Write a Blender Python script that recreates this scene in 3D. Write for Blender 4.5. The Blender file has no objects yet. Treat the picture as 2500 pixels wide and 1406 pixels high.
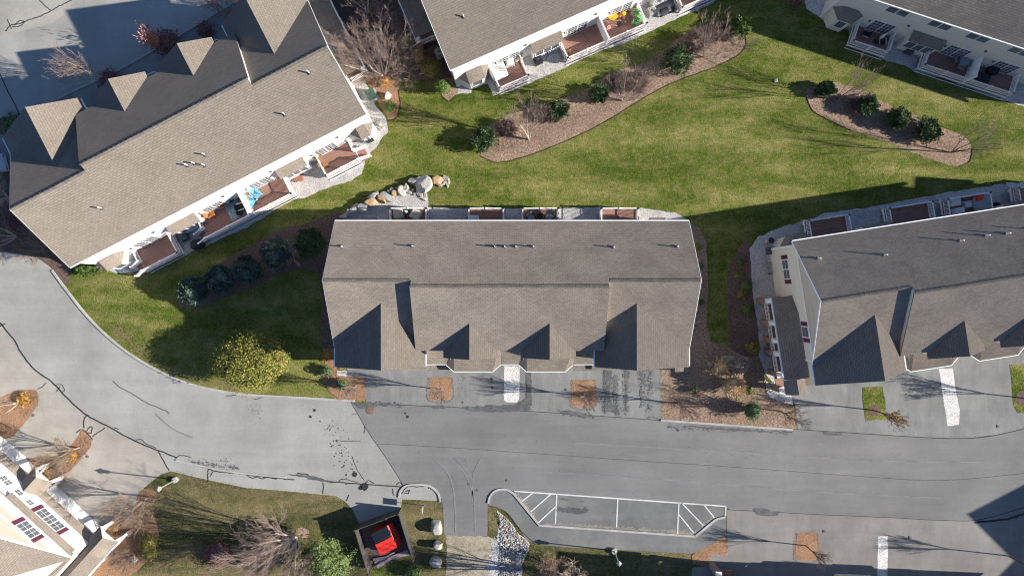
import bpy, bmesh, math, random
from mathutils import Vector, Matrix, noise

SC = bpy.context.scene
COL = SC.collection
rad = math.radians
PI = math.pi
# ------------------------------------------------------------------ camera, sky, sun, exposure
CAM_H = 70.0                      # drone height above the ground, metres
LENS = 24.0
F = LENS / 36.0 * 2500.0          # focal length in photograph pixels
cam = bpy.data.objects.new('camera', bpy.data.cameras.new('camera'))
COL.objects.link(cam)
cam.location = (0, 0, CAM_H)
cam.data.lens = LENS
cam.data.sensor_width = 36
cam.data.clip_start = 0.5
cam.data.clip_end = 3000
SC.camera = cam

SUN_EL = math.atan(1 / 2.32)
SUN_AZ = Vector((1.0, -0.113, 0)).normalized()
to_sun = Vector((SUN_AZ.x * math.cos(SUN_EL), SUN_AZ.y * math.cos(SUN_EL), math.sin(SUN_EL)))
world = bpy.data.worlds.new('World')
SC.world = world
world.use_nodes = True
wn = world.node_tree
bg = wn.nodes['Background']
sky = wn.nodes.new('ShaderNodeTexSky')
sky.sky_type = 'NISHITA'
sky.sun_disc = False
sky.ozone_density = 4.0
sky.dust_density = 0.2
sky.air_density = 0.7
sky.sun_elevation = SUN_EL
sky.sun_rotation = math.atan2(SUN_AZ.x, SUN_AZ.y)
wn.links.new(sky.outputs[0], bg.inputs[0])
bg.inputs[1].default_value = 0.09
sd = bpy.data.lights.new('sun', 'SUN')
sd.energy = 5.0
sd.angle = rad(0.53)
sd.color = (1.0, 0.93, 0.83)
so = bpy.data.objects.new('sun', sd)
COL.objects.link(so)
so.location = (40, -5, 60)
so.rotation_euler = (-to_sun).to_track_quat('-Z', 'Y').to_euler()
SC.view_settings.view_transform = 'Standard'
SC.view_settings.look = 'None'
SC.view_settings.gamma = 1
SC.view_settings.exposure = 0.95
SC.render.resolution_x = 1024
SC.render.resolution_y = 575
try:
    SC.cycles.max_bounces = 6
    SC.cycles.use_denoising = True
    SC.cycles.denoising_input_passes = 'RGB_ALBEDO_NORMAL'
    SC.cycles.denoising_prefilter = 'ACCURATE'
    SC.cycles.sample_clamp_indirect = 2.0
    SC.cycles.filter_width = 1.1
except Exception:
    pass

def W(px, py, z=0.0):
    """point at height z seen at photograph pixel (px, py)"""
    k = (CAM_H - z) / F
    return Vector(((px - 1250) * k, (703 - py) * k, z))

# ------------------------------------------------------------------ materials
class NT:
    def __init__(s, name, rough=0.85, spec=0.25):
        s.m = bpy.data.materials.new(name)
        s.m.use_nodes = True
        s.t = s.m.node_tree
        s.b = s.t.nodes['Principled BSDF']
        s.b.inputs['Roughness'].default_value = rough
        s.b.inputs['Specular IOR Level'].default_value = spec
        s.tc = s.t.nodes.new('ShaderNodeTexCoord')
    def n(s, ty, **kw):
        nd = s.t.nodes.new(ty)
        for k, v in kw.items():
            if k in nd.inputs: nd.inputs[k].default_value = v
            else: setattr(nd, k, v)
        return nd
    def l(s, a, b): s.t.links.new(a, b)
    def co(s, kind='Object', scale=(1, 1, 1), rot=0.0):
        mp = s.n('ShaderNodeMapping')
        mp.inputs['Scale'].default_value = scale
        mp.inputs['Rotation'].default_value = (0, 0, rot)
        s.l(s.tc.outputs[kind], mp.inputs[0])
        return mp.outputs[0]
    def noise(s, co, scale, detail=4, rough=0.6, dist=0.0):
        nd = s.n('ShaderNodeTexNoise')
        nd.inputs['Scale'].default_value = scale
        nd.inputs['Detail'].default_value = detail
        nd.inputs['Roughness'].default_value = rough
        nd.inputs['Distortion'].default_value = dist
        s.l(co, nd.inputs['Vector'])
        return nd.outputs['Fac']
    def ramp(s, fac, stops, interp='LINEAR'):
        r = s.n('ShaderNodeValToRGB')
        cr = r.color_ramp
        cr.interpolation = interp
        while len(cr.elements) > 1: cr.elements.remove(cr.elements[-1])
        cr.elements[0].position = stops[0][0]
        cr.elements[0].color = c4(stops[0][1])
        for p, c in stops[1:]:
            e = cr.elements.new(p); e.color = c4(c)
        s.l(fac, r.inputs[0])
        return r.outputs[0]
    def mix(s, fac, a, b, mode='MIX'):
        m = s.n('ShaderNodeMix', data_type='RGBA', blend_type=mode)
        for sock, v in ((m.inputs[0], fac), (m.inputs[6], a), (m.inputs[7], b)):
            if isinstance(v, (int, float)): sock.default_value = v
            elif isinstance(v, tuple): sock.default_value = c4(v)
            else: s.l(v, sock)
        return m.outputs[2]
    def bump(s, h, dist=0.02, strength=1.0):
        b = s.n('ShaderNodeBump')
        b.inputs['Distance'].default_value = dist
        b.inputs['Strength'].default_value = strength
        s.l(h, b.inputs['Height'])
        s.l(b.outputs[0], s.b.inputs['Normal'])
    def done(s, col):
        if isinstance(col, tuple): s.b.inputs['Base Color'].default_value = c4(col)
        else: s.l(col, s.b.inputs['Base Color'])
        return s.m

def c4(c):
    if isinstance(c, (int, float)): c = (c, c, c)
    return (c[0], c[1], c[2], 1.0)
def g(v): return (v, v, v)

def plain(name, col, rough=0.7, var=0.15, scale=3.0, spec=0.25, metal=0.0, bump=0.0):
    t = NT(name, rough, spec)
    t.b.inputs['Metallic'].default_value = metal
    co = t.co()
    nz = t.noise(co, scale, 5)
    lo = tuple(c * (1 - var) for c in col); hi = tuple(min(1, c * (1 + var)) for c in col)
    if bump: t.bump(nz, bump)
    return t.done(t.ramp(nz, [(0.3, lo), (0.7, hi)]))

def m_shingle(name, a, b, blot=0.25, streak=0.0):
    t = NT(name, 0.95, 0.12)
    if 'Diffuse Roughness' in t.b.inputs: t.b.inputs['Diffuse Roughness'].default_value = 1.0
    uv = t.co('UV')
    br = t.n('ShaderNodeTexBrick')
    br.offset = 0.5
    br.inputs['Scale'].default_value = 1
    br.inputs['Brick Width'].default_value = 0.42
    br.inputs['Row Height'].default_value = 0.21
    br.inputs['Mortar Size'].default_value = 0.014
    br.inputs['Mortar Smooth'].default_value = 0.3
    br.inputs['Bias'].default_value = 0.0
    br.inputs['Color1'].default_value = c4(a)
    br.inputs['Color2'].default_value = c4(b)
    br.inputs['Mortar'].default_value = c4(tuple(x * 0.66 for x in a))
    t.l(uv, br.inputs['Vector'])
    n1 = t.noise(t.co('UV', (1, 2.2, 1)), 2.6, 4, 0.7)
    n2 = t.noise(uv, 0.35, 4, 0.6)
    n3 = t.noise(t.co('UV', (1, 1, 1)), 14, 2, 0.6)
    c = t.mix(0.75, br.outputs['Color'], t.ramp(n1, [(0.3, g(0.84)), (0.7, g(1.14))]), 'MULTIPLY')
    c = t.mix(1.0, c, t.ramp(n3, [(0.3, g(0.88)), (0.7, g(1.1))]), 'MULTIPLY')
    c = t.mix(1.0, c, t.ramp(n2, [(0.3, g(1 - blot * 0.7)), (0.7, g(1 + blot * 0.45))]), 'MULTIPLY')
    t.bump(br.outputs['Fac'], -0.012)
    return t.done(c)

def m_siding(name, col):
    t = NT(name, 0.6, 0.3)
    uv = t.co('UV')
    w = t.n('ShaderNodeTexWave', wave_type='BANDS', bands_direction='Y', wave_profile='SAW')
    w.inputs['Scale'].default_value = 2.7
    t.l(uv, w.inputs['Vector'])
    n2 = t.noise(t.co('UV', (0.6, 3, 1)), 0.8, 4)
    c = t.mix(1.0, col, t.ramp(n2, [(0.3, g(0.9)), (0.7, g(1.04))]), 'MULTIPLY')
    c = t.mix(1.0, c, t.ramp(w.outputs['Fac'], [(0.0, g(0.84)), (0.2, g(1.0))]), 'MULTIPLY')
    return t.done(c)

def m_rows(name, a, b, row, width, gap=0.012, rough=0.7, mortar=0.35, blot=0.12):
    t = NT(name, rough, 0.25)
    uv = t.co('UV')
    br = t.n('ShaderNodeTexBrick')
    br.offset = 0.37
    br.inputs['Scale'].default_value = 1
    br.inputs['Brick Width'].default_value = width
    br.inputs['Row Height'].default_value = row
    br.inputs['Mortar Size'].default_value = gap
    br.inputs['Color1'].default_value = c4(a)
    br.inputs['Color2'].default_value = c4(b)
    br.inputs['Mortar'].default_value = c4(tuple(x * mortar for x in a))
    t.l(uv, br.inputs['Vector'])
    n2 = t.noise(uv, 1.3, 5)
    c = t.mix(1.0, br.outputs['Color'], t.ramp(n2, [(0.3, g(1 - blot)), (0.7, g(1 + blot))]), 'MULTIPLY')
    t.bump(br.outputs['Fac'], -0.008)
    return t.done(c)

def m_lawn(name, greens, tan, amt=0.5):
    t = NT(name, 0.95, 0.08)
    co = t.co()
    n_f = t.noise(co, 3.4, 6, 0.85)
    n_m = t.noise(co, 0.85, 6, 0.68, 0.6)
    n_l = t.noise(t.co('Object', (0.45, 1.7, 1), rad(-17)), 0.2, 6, 0.66, 0.4)
    n_x = t.noise(co, 9, 3, 0.8)
    base = t.ramp(n_f, [(0.30, greens[0]), (0.5, greens[1]), (0.68, greens[2])])
    tanm = t.ramp(t.mix(0.5, n_m, n_l), [(0.47 - 0.05 * amt, g(0)), (0.66, g(1))])
    c = t.mix(tanm, base, t.ramp(n_f, [(0.32, tuple(x * 0.62 for x in tan)), (0.66, tan)]))
    c = t.mix(1.0, c, t.ramp(n_l, [(0.3, g(0.7)), (0.7, g(1.25))]), 'MULTIPLY')
    c = t.mix(1.0, c, t.ramp(n_x, [(0.28, g(0.42)), (0.5, g(1.0)), (0.72, g(1.7))]), 'MULTIPLY')
    t.bump(t.mix(0.5, n_f, n_x), 0.4, 1.0)
    return t.done(c)

def m_ground(name, cols, scale, big=0.3, bump=0.05, rough=0.95, fine=18, aniso=(1, 1, 1), rot=0):
    t = NT(name, rough, 0.1)
    co = t.co('Object', aniso, rot)
    n1 = t.noise(co, scale, 6, 0.72)
    n2 = t.noise(t.co(), big, 5, 0.6)
    n3 = t.noise(t.co(), fine, 3, 0.7)
    c = t.ramp(n1, [(0.28, cols[0]), (0.5, cols[1]), (0.72, cols[2])])
    c = t.mix(1.0, c, t.ramp(n2, [(0.3, g(0.82)), (0.7, g(1.14))]), 'MULTIPLY')
    c = t.mix(1.0, c, t.ramp(n3, [(0.3, g(0.8)), (0.7, g(1.2))]), 'MULTIPLY')
    if 'asphalt' in name:
        n4 = t.noise(t.co('Object', (0.06, 1.0, 1), rad(3)), 0.8, 6, 0.75, 0.5)
        n5 = t.noise(t.co('Object', (0.7, 0.2, 1), rad(-2)), 0.5, 6, 0.75, 1.0)
        c = t.mix(1.0, c, t.ramp(n4, [(0.3, g(0.92)), (0.7, g(1.07))]), 'MULTIPLY')
        c = t.mix(1.0, c, t.ramp(n5, [(0.35, g(0.985)), (0.75, g(1.04))]), 'MULTIPLY')
    if bump: t.bump(t.mix(0.5, n1, n3), bump)
    return t.done(c)

def m_gravel(name, lo, hi, scale=9, bump=0.05):
    t = NT(name, 0.9, 0.15)
    v = t.n('ShaderNodeTexVoronoi', feature='F1')
    v.inputs['Scale'].default_value = scale
    t.l(t.co(), v.inputs['Vector'])
    n1 = t.noise(t.co(), 0.6, 5)
    sep = t.n('ShaderNodeSeparateColor')
    t.l(v.outputs['Color'], sep.inputs[0])
    c = t.ramp(sep.outputs[0], [(0.0, lo), (0.45, tuple((a + b) / 2 for a, b in zip(lo, hi))), (1.0, hi)])
    c = t.mix(1.0, c, t.ramp(n1, [(0.3, g(0.8)), (0.7, g(1.12))]), 'MULTIPLY')
    t.bump(v.outputs['Distance'], -bump)
    return t.done(c)

def m_leaf(name, cols, rough=0.7, trans=0.0):
    t = NT(name, rough, 0.2)
    geo = t.n('ShaderNodeNewGeometry')
    c = t.ramp(geo.outputs['Random Per Island'], [(i / max(1, len(cols) - 1), x) for i, x in enumerate(cols)])
    n1 = t.noise(t.co(), 2.2, 3)
    c = t.mix(1.0, c, t.ramp(n1, [(0.3, g(0.75)), (0.7, g(1.2))]), 'MULTIPLY')
    return t.done(c)

M = {}
M['shingle'] = m_shingle('roof_shingle', (0.296, 0.252, 0.208), (0.345, 0.295, 0.246))
M['shingle_warm'] = m_shingle('roof_shingle_warm', (0.242, 0.207, 0.172), (0.272, 0.234, 0.196), 0.12)
M['siding'] = m_siding('cream_siding', (0.80, 0.74, 0.63))
M['siding_pale'] = m_siding('pale_siding', (0.80, 0.785, 0.75))
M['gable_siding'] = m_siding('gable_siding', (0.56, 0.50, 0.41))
M['white'] = plain('white_vinyl', (0.86, 0.86, 0.86), 0.45, 0.04, 1.5)
M['shutter'] = plain('maroon_shutter', (0.135, 0.034, 0.062), 0.6, 0.1)
M['pane'] = plain('window_glass', (0.12, 0.135, 0.15), 0.12, 0.35, 1.2, 0.6)  # grey base colour stands in for the sky and walls reflected in the glass
M['deck'] = m_rows('deck_boards', (0.30, 0.165, 0.13), (0.35, 0.195, 0.155), 0.145, 3.6, 0.012, 0.75, 0.4)
M['pier'] = m_rows('brick_pier', (0.24, 0.17, 0.135), (0.34, 0.26, 0.2), 0.09, 0.26, 0.012, 0.9, 1.25)
M['garage'] = m_rows('garage_panel', (0.8, 0.8, 0.8), (0.8, 0.8, 0.8), 0.55, 0.7, 0.02, 0.5, 0.7)
M['lawn'] = m_lawn('lawn_grass', [(0.043, 0.078, 0.009), (0.108, 0.155, 0.022), (0.205, 0.25, 0.048)], (0.35, 0.30, 0.12), 0.8)
M['dry_lawn'] = m_lawn('dry_lawn_grass', [(0.035, 0.055, 0.015), (0.09, 0.11, 0.035), (0.17, 0.165, 0.065)], (0.31, 0.235, 0.13), 1.4)
M['old_asphalt'] = m_ground('old_asphalt', [(0.314, 0.309, 0.285), (0.346, 0.339, 0.316), (0.374, 0.366, 0.338)], 0.5, 0.12, 0.006, 0.9, 22, (1.0, 0.35, 1))
M['new_asphalt'] = m_ground('new_asphalt', [(0.194, 0.192, 0.187), (0.214, 0.213, 0.206), (0.234, 0.231, 0.222)], 0.45, 0.1, 0.006, 0.88, 22, (0.25, 1.4, 1))
M['drive_asphalt'] = m_ground('drive_asphalt', [(0.197, 0.199, 0.195), (0.237, 0.239, 0.232), (0.290, 0.290, 0.278)], 0.5, 0.3, 0.006, 0.88, 20, (1.6, 0.3, 1))
M['walk_asphalt'] = m_ground('walk_asphalt', [(0.174, 0.176, 0.172), (0.193, 0.195, 0.189), (0.213, 0.215, 0.207)], 0.8, 0.2, 0.006, 0.88, 22)
M['tan_asphalt'] = m_ground('tan_asphalt', [(0.336, 0.311, 0.274), (0.386, 0.361, 0.319), (0.431, 0.403, 0.358)], 0.45, 0.14, 0.006, 0.9, 20)
M['warm_asphalt'] = m_ground('warm_asphalt', [(0.223, 0.213, 0.200), (0.256, 0.242, 0.228), (0.287, 0.273, 0.256)], 0.5, 0.2, 0.006, 0.9, 20, (1.5, 0.3, 1))
M['tar'] = plain('tar_seal', (0.035, 0.037, 0.042), 0.75, 0.2)
M['wet'] = m_ground('wet_asphalt', [(0.085, 0.087, 0.089), (0.12, 0.122, 0.124), (0.19, 0.192, 0.194)], 1.8, 0.5, 0.0, 0.6)
M['paint'] = m_ground('road_paint', [(0.55, 0.55, 0.53), (0.68, 0.68, 0.66), (0.74, 0.74, 0.72)], 2.5, 0.6, 0.0, 0.8)
M['kerb'] = m_ground('kerb_stone', [(0.36, 0.35, 0.33), (0.43, 0.42, 0.395), (0.5, 0.485, 0.455)], 1.2, 0.4, 0.01)
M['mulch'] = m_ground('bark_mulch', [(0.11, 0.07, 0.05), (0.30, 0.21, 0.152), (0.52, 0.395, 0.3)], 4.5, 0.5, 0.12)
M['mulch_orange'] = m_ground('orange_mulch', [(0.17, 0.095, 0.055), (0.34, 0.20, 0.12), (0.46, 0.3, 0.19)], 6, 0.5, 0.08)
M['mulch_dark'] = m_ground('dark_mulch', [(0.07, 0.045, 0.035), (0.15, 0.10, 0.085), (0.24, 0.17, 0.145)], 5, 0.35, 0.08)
M['gravel'] = m_gravel('grey_gravel', (0.36, 0.345, 0.335), (0.64, 0.61, 0.59), 13, 0.03)
M['white_gravel'] = m_gravel('white_gravel', (0.5, 0.48, 0.46), (0.88, 0.85, 0.82), 13, 0.03)
M['sand'] = m_ground('sand_silt', [(0.23, 0.19, 0.13), (0.36, 0.31, 0.23), (0.47, 0.42, 0.33)], 2, 0.8, 0.01)
M['worn'] = m_ground('worn_turf', [(0.13, 0.1, 0.05), (0.22, 0.175, 0.09), (0.3, 0.24, 0.14)], 3, 0.5, 0.0)
M['straw'] = m_ground('straw_litter', [(0.3, 0.2, 0.13), (0.42, 0.3, 0.21), (0.52, 0.39, 0.28)], 3, 0.5, 0.0)
M['silt'] = m_ground('fine_silt', [(0.27, 0.255, 0.225), (0.32, 0.3, 0.262), (0.37, 0.345, 0.3)], 2, 0.8, 0.0)
M['damp'] = m_ground('damp_asphalt', [(0.13, 0.132, 0.134), (0.165, 0.167, 0.168), (0.2, 0.202, 0.203)], 1.8, 0.5, 0.0)
M['edging'] = plain('bed_edging', (0.075, 0.055, 0.04), 0.9, 0.3)
M['track'] = m_ground('tyre_track', [(0.19, 0.19, 0.19), (0.225, 0.225, 0.225), (0.26, 0.26, 0.26)], 1.5, 0.5, 0.0)
M['rock'] = m_ground('pale_rock', [(0.24, 0.225, 0.2), (0.39, 0.37, 0.335), (0.5, 0.48, 0.44)], 1.6, 0.5, 0.06)
M['rock_grey'] = m_ground('grey_rock', [(0.2, 0.21, 0.215), (0.32, 0.33, 0.33), (0.43, 0.43, 0.43)], 1.8, 0.5, 0.06)
M['rock_orange'] = m_ground('orange_rock', [(0.3, 0.19, 0.11), (0.44, 0.29, 0.17), (0.52, 0.41, 0.29)], 1.5, 0.5, 0.06)
M['rock_white'] = m_ground('white_rock', [(0.36, 0.345, 0.31), (0.52, 0.5, 0.45), (0.62, 0.6, 0.55)], 1.5, 0.5, 0.05)

# ------------------------------------------------------------------ mesh helpers
class MB:
    def __init__(s): s.v = []; s.f = []; s.mi = []; s.cur = 0
    def add(s, vs, fs):
        o = len(s.v)
        s.v += [tuple(v) for v in vs]
        for f in fs:
            s.f.append([o + i for i in f]); s.mi.append(s.cur)
        return s
    def box(s, x0, y0, z0, x1, y1, z1):
        vs = [(x, y, z) for z in (z0, z1) for x, y in ((x0, y0), (x1, y0), (x1, y1), (x0, y1))]
        return s.add(vs, [(3, 2, 1, 0), (4, 5, 6, 7), (0, 1, 5, 4), (1, 2, 6, 5), (2, 3, 7, 6), (3, 0, 4, 7)])
    def obox(s, c, d, rz=0.0, ry=0.0, rx=0.0):
        """box of size d centred at c, turned"""
        m = Matrix.Translation(c) @ Matrix.Rotation(rz, 4, 'Z') @ Matrix.Rotation(ry, 4, 'Y') @ Matrix.Rotation(rx, 4, 'X')
        vs = [m @ Vector((x * d[0] / 2, y * d[1] / 2, z * d[2] / 2)) for z in (-1, 1) for x, y in ((-1, -1), (1, -1), (1, 1), (-1, 1))]
        return s.add(vs, [(3, 2, 1, 0), (4, 5, 6, 7), (0, 1, 5, 4), (1, 2, 6, 5), (2, 3, 7, 6), (3, 0, 4, 7)])
    def slab(s, pts, t):
        """polygon of 3d points with thickness t downwards"""
        n = len(pts)
        vs = [tuple(p) for p in pts] + [(p[0], p[1], p[2] - t) for p in pts]
        fs = [tuple(range(n)), tuple(range(2 * n - 1, n - 1, -1))]
        fs += [(i, n + i, n + (i + 1) % n, (i + 1) % n) for i in range(n)]
        return s.add(vs, fs)
    def prism(s, poly, z0, z1):
        return s.slab([(p[0], p[1], z1) for p in poly], z1 - z0)
    def xprism(s, prof, x0, x1):
        """profile of (y, z) pushed along x"""
        n = len(prof)
        vs = [(x0, y, z) for y, z in prof] + [(x1, y, z) for y, z in prof]
        fs = [tuple(range(n)), tuple(range(2 * n - 1, n - 1, -1))]
        fs += [(i, n + i, n + (i + 1) % n, (i + 1) % n) for i in range(n)]
        return s.add(vs, fs)
    def yprism(s, prof, y0, y1):
        n = len(prof)
        vs = [(x, y0, z) for x, z in prof] + [(x, y1, z) for x, z in prof]
        fs = [tuple(range(n)), tuple(range(2 * n - 1, n - 1, -1))]
        fs += [(i, n + i, n + (i + 1) % n, (i + 1) % n) for i in range(n)]
        return s.add(vs, fs)
    def tube(s, p0, p1, r0, r1=None, n=6, cap=True):
        p0 = Vector(p0); p1 = Vector(p1); r1 = r0 if r1 is None else r1
        d = (p1 - p0)
        if d.length < 1e-6: return s
        d.normalize()
        a = Vector((0, 0, 1)) if abs(d.z) < 0.9 else Vector((1, 0, 0))
        u = d.cross(a).normalized(); w = d.cross(u)
        vs = []
        for p, r in ((p0, r0), (p1, r1)):
            for i in range(n):
                t = 2 * PI * i / n
                vs.append(p + u * (r * math.cos(t)) + w * (r * math.sin(t)))
        fs = [(i, (i + 1) % n, n + (i + 1) % n, n + i) for i in range(n)]
        if cap: fs += [tuple(range(n - 1, -1, -1)), tuple(range(n, 2 * n))]
        return s.add(vs, fs)
    def lathe(s, prof, c=(0, 0, 0), n=16):
        """prof of (r, z)"""
        vs = []
        for r, z in prof:
            for i in range(n):
                t = 2 * PI * i / n
                vs.append((c[0] + r * math.cos(t), c[1] + r * math.sin(t), c[2] + z))
        fs = []
        for j in range(len(prof) - 1):
            for i in range(n):
                fs.append((j * n + i, j * n + (i + 1) % n, (j + 1) * n + (i + 1) % n, (j + 1) * n + i))
        fs.append(tuple(range(n - 1, -1, -1)))
        fs.append(tuple((len(prof) - 1) * n + i for i in range(n)))
        return s.add(vs, fs)
    def build(s, name, mat, parent=None, loc=None, rz=0.0, smooth=False, uv=True):
        me = bpy.data.meshes.new(name)
        me.from_pydata(s.v, [], s.f)
        mats = mat if isinstance(mat, (list, tuple)) else [mat]
        for m in mats: me.materials.append(M[m] if isinstance(m, str) else m)
        if len(mats) > 1: me.polygons.foreach_set('material_index', s.mi)
        if smooth: me.polygons.foreach_set('use_smooth', [True] * len(s.f))
        me.update()
        if uv and len(s.f) < 20000:
            ul = me.uv_layers.new(name='UVMap')
            Z = Vector((0, 0, 1))
            for p in me.polygons:
                nrm = p.normal
                if nrm.z < 0: nrm = -nrm
                if abs(nrm.z) > 0.999: u = Vector((1, 0, 0)); v = Vector((0, 1, 0))
                else:
                    u = Z.cross(nrm).normalized(); v = nrm.cross(u)
                for li in p.loop_indices:
                    co = me.vertices[me.loops[li].vertex_index].co
                    ul.data[li].uv = (co.dot(u), co.dot(v))
        o = bpy.data.objects.new(name, me)
        COL.objects.link(o)
        if parent is not None: o.parent = parent
        if loc is not None: o.location = loc
        if rz: o.rotation_euler = (0, 0, rz)
        return o

def tag(o, label=None, cat=None, group=None, kind=None):
    if label: o['label'] = label
    if cat: o['category'] = cat
    if group: o['group'] = group
    if kind: o['kind'] = kind
    return o
def thing(name, label, cat, loc=(0, 0, 0), rz=0.0, group=None):
    o = bpy.data.objects.new(name, None)
    COL.objects.link(o)
    o.empty_display_size = 0.3
    o.location = loc
    o.rotation_euler = (0, 0, rz)
    return tag(o, label, cat, group)
def copy_thing(src, loc, rz, label, group=None, scale=None):
    def rec(o, par):
        c = o.copy(); COL.objects.link(c); c.parent = par
        for ch in o.children: rec(ch, c)
        return c
    c = rec(src, None)
    c.location = loc; c.rotation_euler = (0, 0, rz)
    if scale is not None: c.scale = (scale,) * 3 if isinstance(scale, (int, float)) else scale
    c['label'] = label
    if group: c['group'] = group
    return c

def spline(pts, n=6, closed=False):
    """Catmull-Rom through pixel points"""
    out = []
    m = len(pts)
    rng = range(m if closed else m - 1)
    for i in rng:
        if closed: p = [pts[(i + k - 1) % m] for k in range(4)]
        else: p = [pts[max(0, min(m - 1, i + k - 1))] for k in range(4)]
        for j in range(n):
            t = j / n
            out.append(tuple(0.5 * ((2 * p[1][a]) + (-p[0][a] + p[2][a]) * t + (2 * p[0][a] - 5 * p[1][a] + 4 * p[2][a] - p[3][a]) * t * t + (-p[0][a] + 3 * p[1][a] - 3 * p[2][a] + p[3][a]) * t ** 3) for a in (0, 1)))
    if not closed: out.append(tuple(pts[-1]))
    return out
def wobble(pts, amp, step=6.0, seed=0, f=0.05):
    """roughen a closed pixel outline"""
    out = []
    m = len(pts)
    for i in range(m):
        a = pts[i]; b = pts[(i + 1) % m]
        L = math.dist(a, b); k = max(1, int(L / step))
        for j in range(k):
            t = j / k
            x = a[0] + (b[0] - a[0]) * t; y = a[1] + (b[1] - a[1]) * t
            nv = noise.noise_vector(Vector((x * f, y * f, seed * 7.3)))
            nw = noise.noise_vector(Vector((x * f * 3.1, y * f * 3.1, seed * 3.1)))
            out.append((x + amp * (nv.x + 0.5 * nw.x) * 1.6, y + amp * (nv.y + 0.5 * nw.y) * 1.6))
    return out
SHEETS = 0
def sheet(name, px, layer, mat, rough=0.0, seed=0, kind='structure', f=0.05):
    """flat ground sheet from a pixel outline; the layers lie 6 mm apart"""
    if rough: px = wobble(px, rough, 6.0, seed, f)
    mb = MB()
    global SHEETS
    SHEETS += 1
    z = 0.006 * layer + 0.00006 * SHEETS
    mb.add([W(p[0], p[1], 0).to_tuple()[:2] + (z,) for p in px], [tuple(range(len(px)))])
    return tag(mb.build(name, mat), kind=kind)
def ribbon(mb, pts, wpx, z0, z1):
    """strip along pixel polyline, width in pixels, from z0 to z1"""
    P = [W(p[0], p[1], 0).xy for p in pts]
    hw = wpx * CAM_H / F / 2
    Ls = []; Rs = []
    for i, p in enumerate(P):
        a = P[max(0, i - 1)]; b = P[min(len(P) - 1, i + 1)]
        d = (b - a)
        if d.length < 1e-6: d = Vector((1, 0))
        d.normalize(); n = Vector((-d.y, d.x)) * hw
        Ls.append(p + n); Rs.append(p - n)
    k = len(P)
    for i in range(k - 1):
        q = [Ls[i], Ls[i + 1], Rs[i + 1], Rs[i]]
        if z1 - z0 < 0.01: mb.add([(p.x, p.y, z1) for p in q], [(0, 1, 2, 3)])
        else:
            vs = [(p.x, p.y, z1) for p in q] + [(p.x, p.y, z0) for p in q]
            fs = [(0, 1, 2, 3), (0, 4, 5, 1), (2, 6, 7, 3)]
            if i == 0: fs.append((3, 7, 4, 0))
            if i == k - 2: fs.append((1, 5, 6, 2))
            mb.add(vs, fs)
    return mb
# ------------------------------------------------------------------ the ground and everything laid on it
gm = MB()
gm.add([(-400, -400, 0), (400, -400, 0), (400, 400, 0), (-400, 400, 0)], [(0, 1, 2, 3)])
tag(gm.build('lawn', 'lawn'), kind='structure')

ROAD_TOP = spline([(-70, 606), (60, 622), (120, 650), (160, 706), (215, 775), (275, 833), (340, 880), (420, 922), (500, 948), (600, 964), (700, 970), (800, 976), (857, 981)])
ROAD_LOW = spline([(-80, 660), (0, 788), (60, 880), (150, 962), (215, 1018), (330, 1080), (430, 1118), (560, 1147), (700, 1162), (850, 1177), (987, 1188)])
sheet('curved_road', ROAD_TOP + [(900, 1055), (945, 1120), (987, 1188)] + ROAD_LOW[::-1], 4, 'old_asphalt')
NEW_TOP = [(857, 981)] + spline([(1045, 990), (1300, 1003), (1600, 1025), (1950, 1048), (2200, 1065), (2350, 1070), (2440, 1060), (2600, 1020)])
sheet('main_road', NEW_TOP + [(2600, 1205)] + spline([(2500, 1235), (2400, 1266), (2330, 1270), (2150, 1262), (1900, 1250), (1780, 1243)]) + [(1772, 1236), (1255, 1199)] +
      spline([(1240, 1194), (1215, 1195), (1196, 1215), (1191, 1240), (1190, 1308)]) + [(1085, 1306)] + spline([(1080, 1225), (1070, 1200), (1040, 1186), (1010, 1184), (987, 1188)]) + [(945, 1120), (900, 1055)], 4, 'new_asphalt')
sheet('upper_road', [(-90, -90), (640, -90), (575, 5)] + spline([(520, 42), (430, 90), (300, 165), (200, 212), (110, 258), (52, 288)]) + [(-90, 288)], 4, 'old_asphalt')
sheet('neighbour_driveway', [(-90, -90), (200, -90), (183, 2)] + spline([(165, 32), (120, 60), (60, 75), (0, 98), (-90, 130)]), 5, 'tan_asphalt')
sheet('shaded_driveway', [(640, -60), (520, 42), (430, 90), (300, 165), (200, 212), (110, 258), (60, 290), (34, 345), (28, 400), (36, 450), (60, 500), (400, 330), (800, 60), (760, -60)], 3, 'drive_asphalt')
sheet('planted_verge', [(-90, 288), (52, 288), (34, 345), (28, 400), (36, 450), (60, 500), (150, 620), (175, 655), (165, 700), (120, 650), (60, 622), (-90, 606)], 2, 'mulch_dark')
sheet('side_driveway', [(-90, 330), (-10, 325), (28, 335), (26, 395), (0, 440), (-90, 460)], 3, 'drive_asphalt')
sheet('court_driveway', ROAD_LOW[:44] + [(400, 1112), (416, 1150), (392, 1158), (352, 1190), (335, 1225), (330, 1290), (300, 1330), (100, 1420), (-90, 1100), (-90, 700)], 3, 'tan_asphalt')
sheet('side_walk', [(385, 1103), (430, 1116), (560, 1146), (700, 1161), (850, 1176), (987, 1187)] + spline([(1010, 1184), (1040, 1186), (1070, 1200), (1076, 1222)]) + [(982, 1218), (978, 1242), (878, 1280), (862, 1245), (845, 1225), (820, 1210), (720, 1200), (600, 1190), (480, 1165), (415, 1149)], 3, 'old_asphalt')
sheet('dry_grass_verge', [(416, 1149), (480, 1166), (600, 1191), (720, 1201), (820, 1211), (845, 1226), (862, 1246), (876, 1282), (930, 1500), (200, 1500), (300, 1330), (335, 1225), (352, 1190), (392, 1158)], 1, 'dry_lawn', 3, 3)
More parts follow.
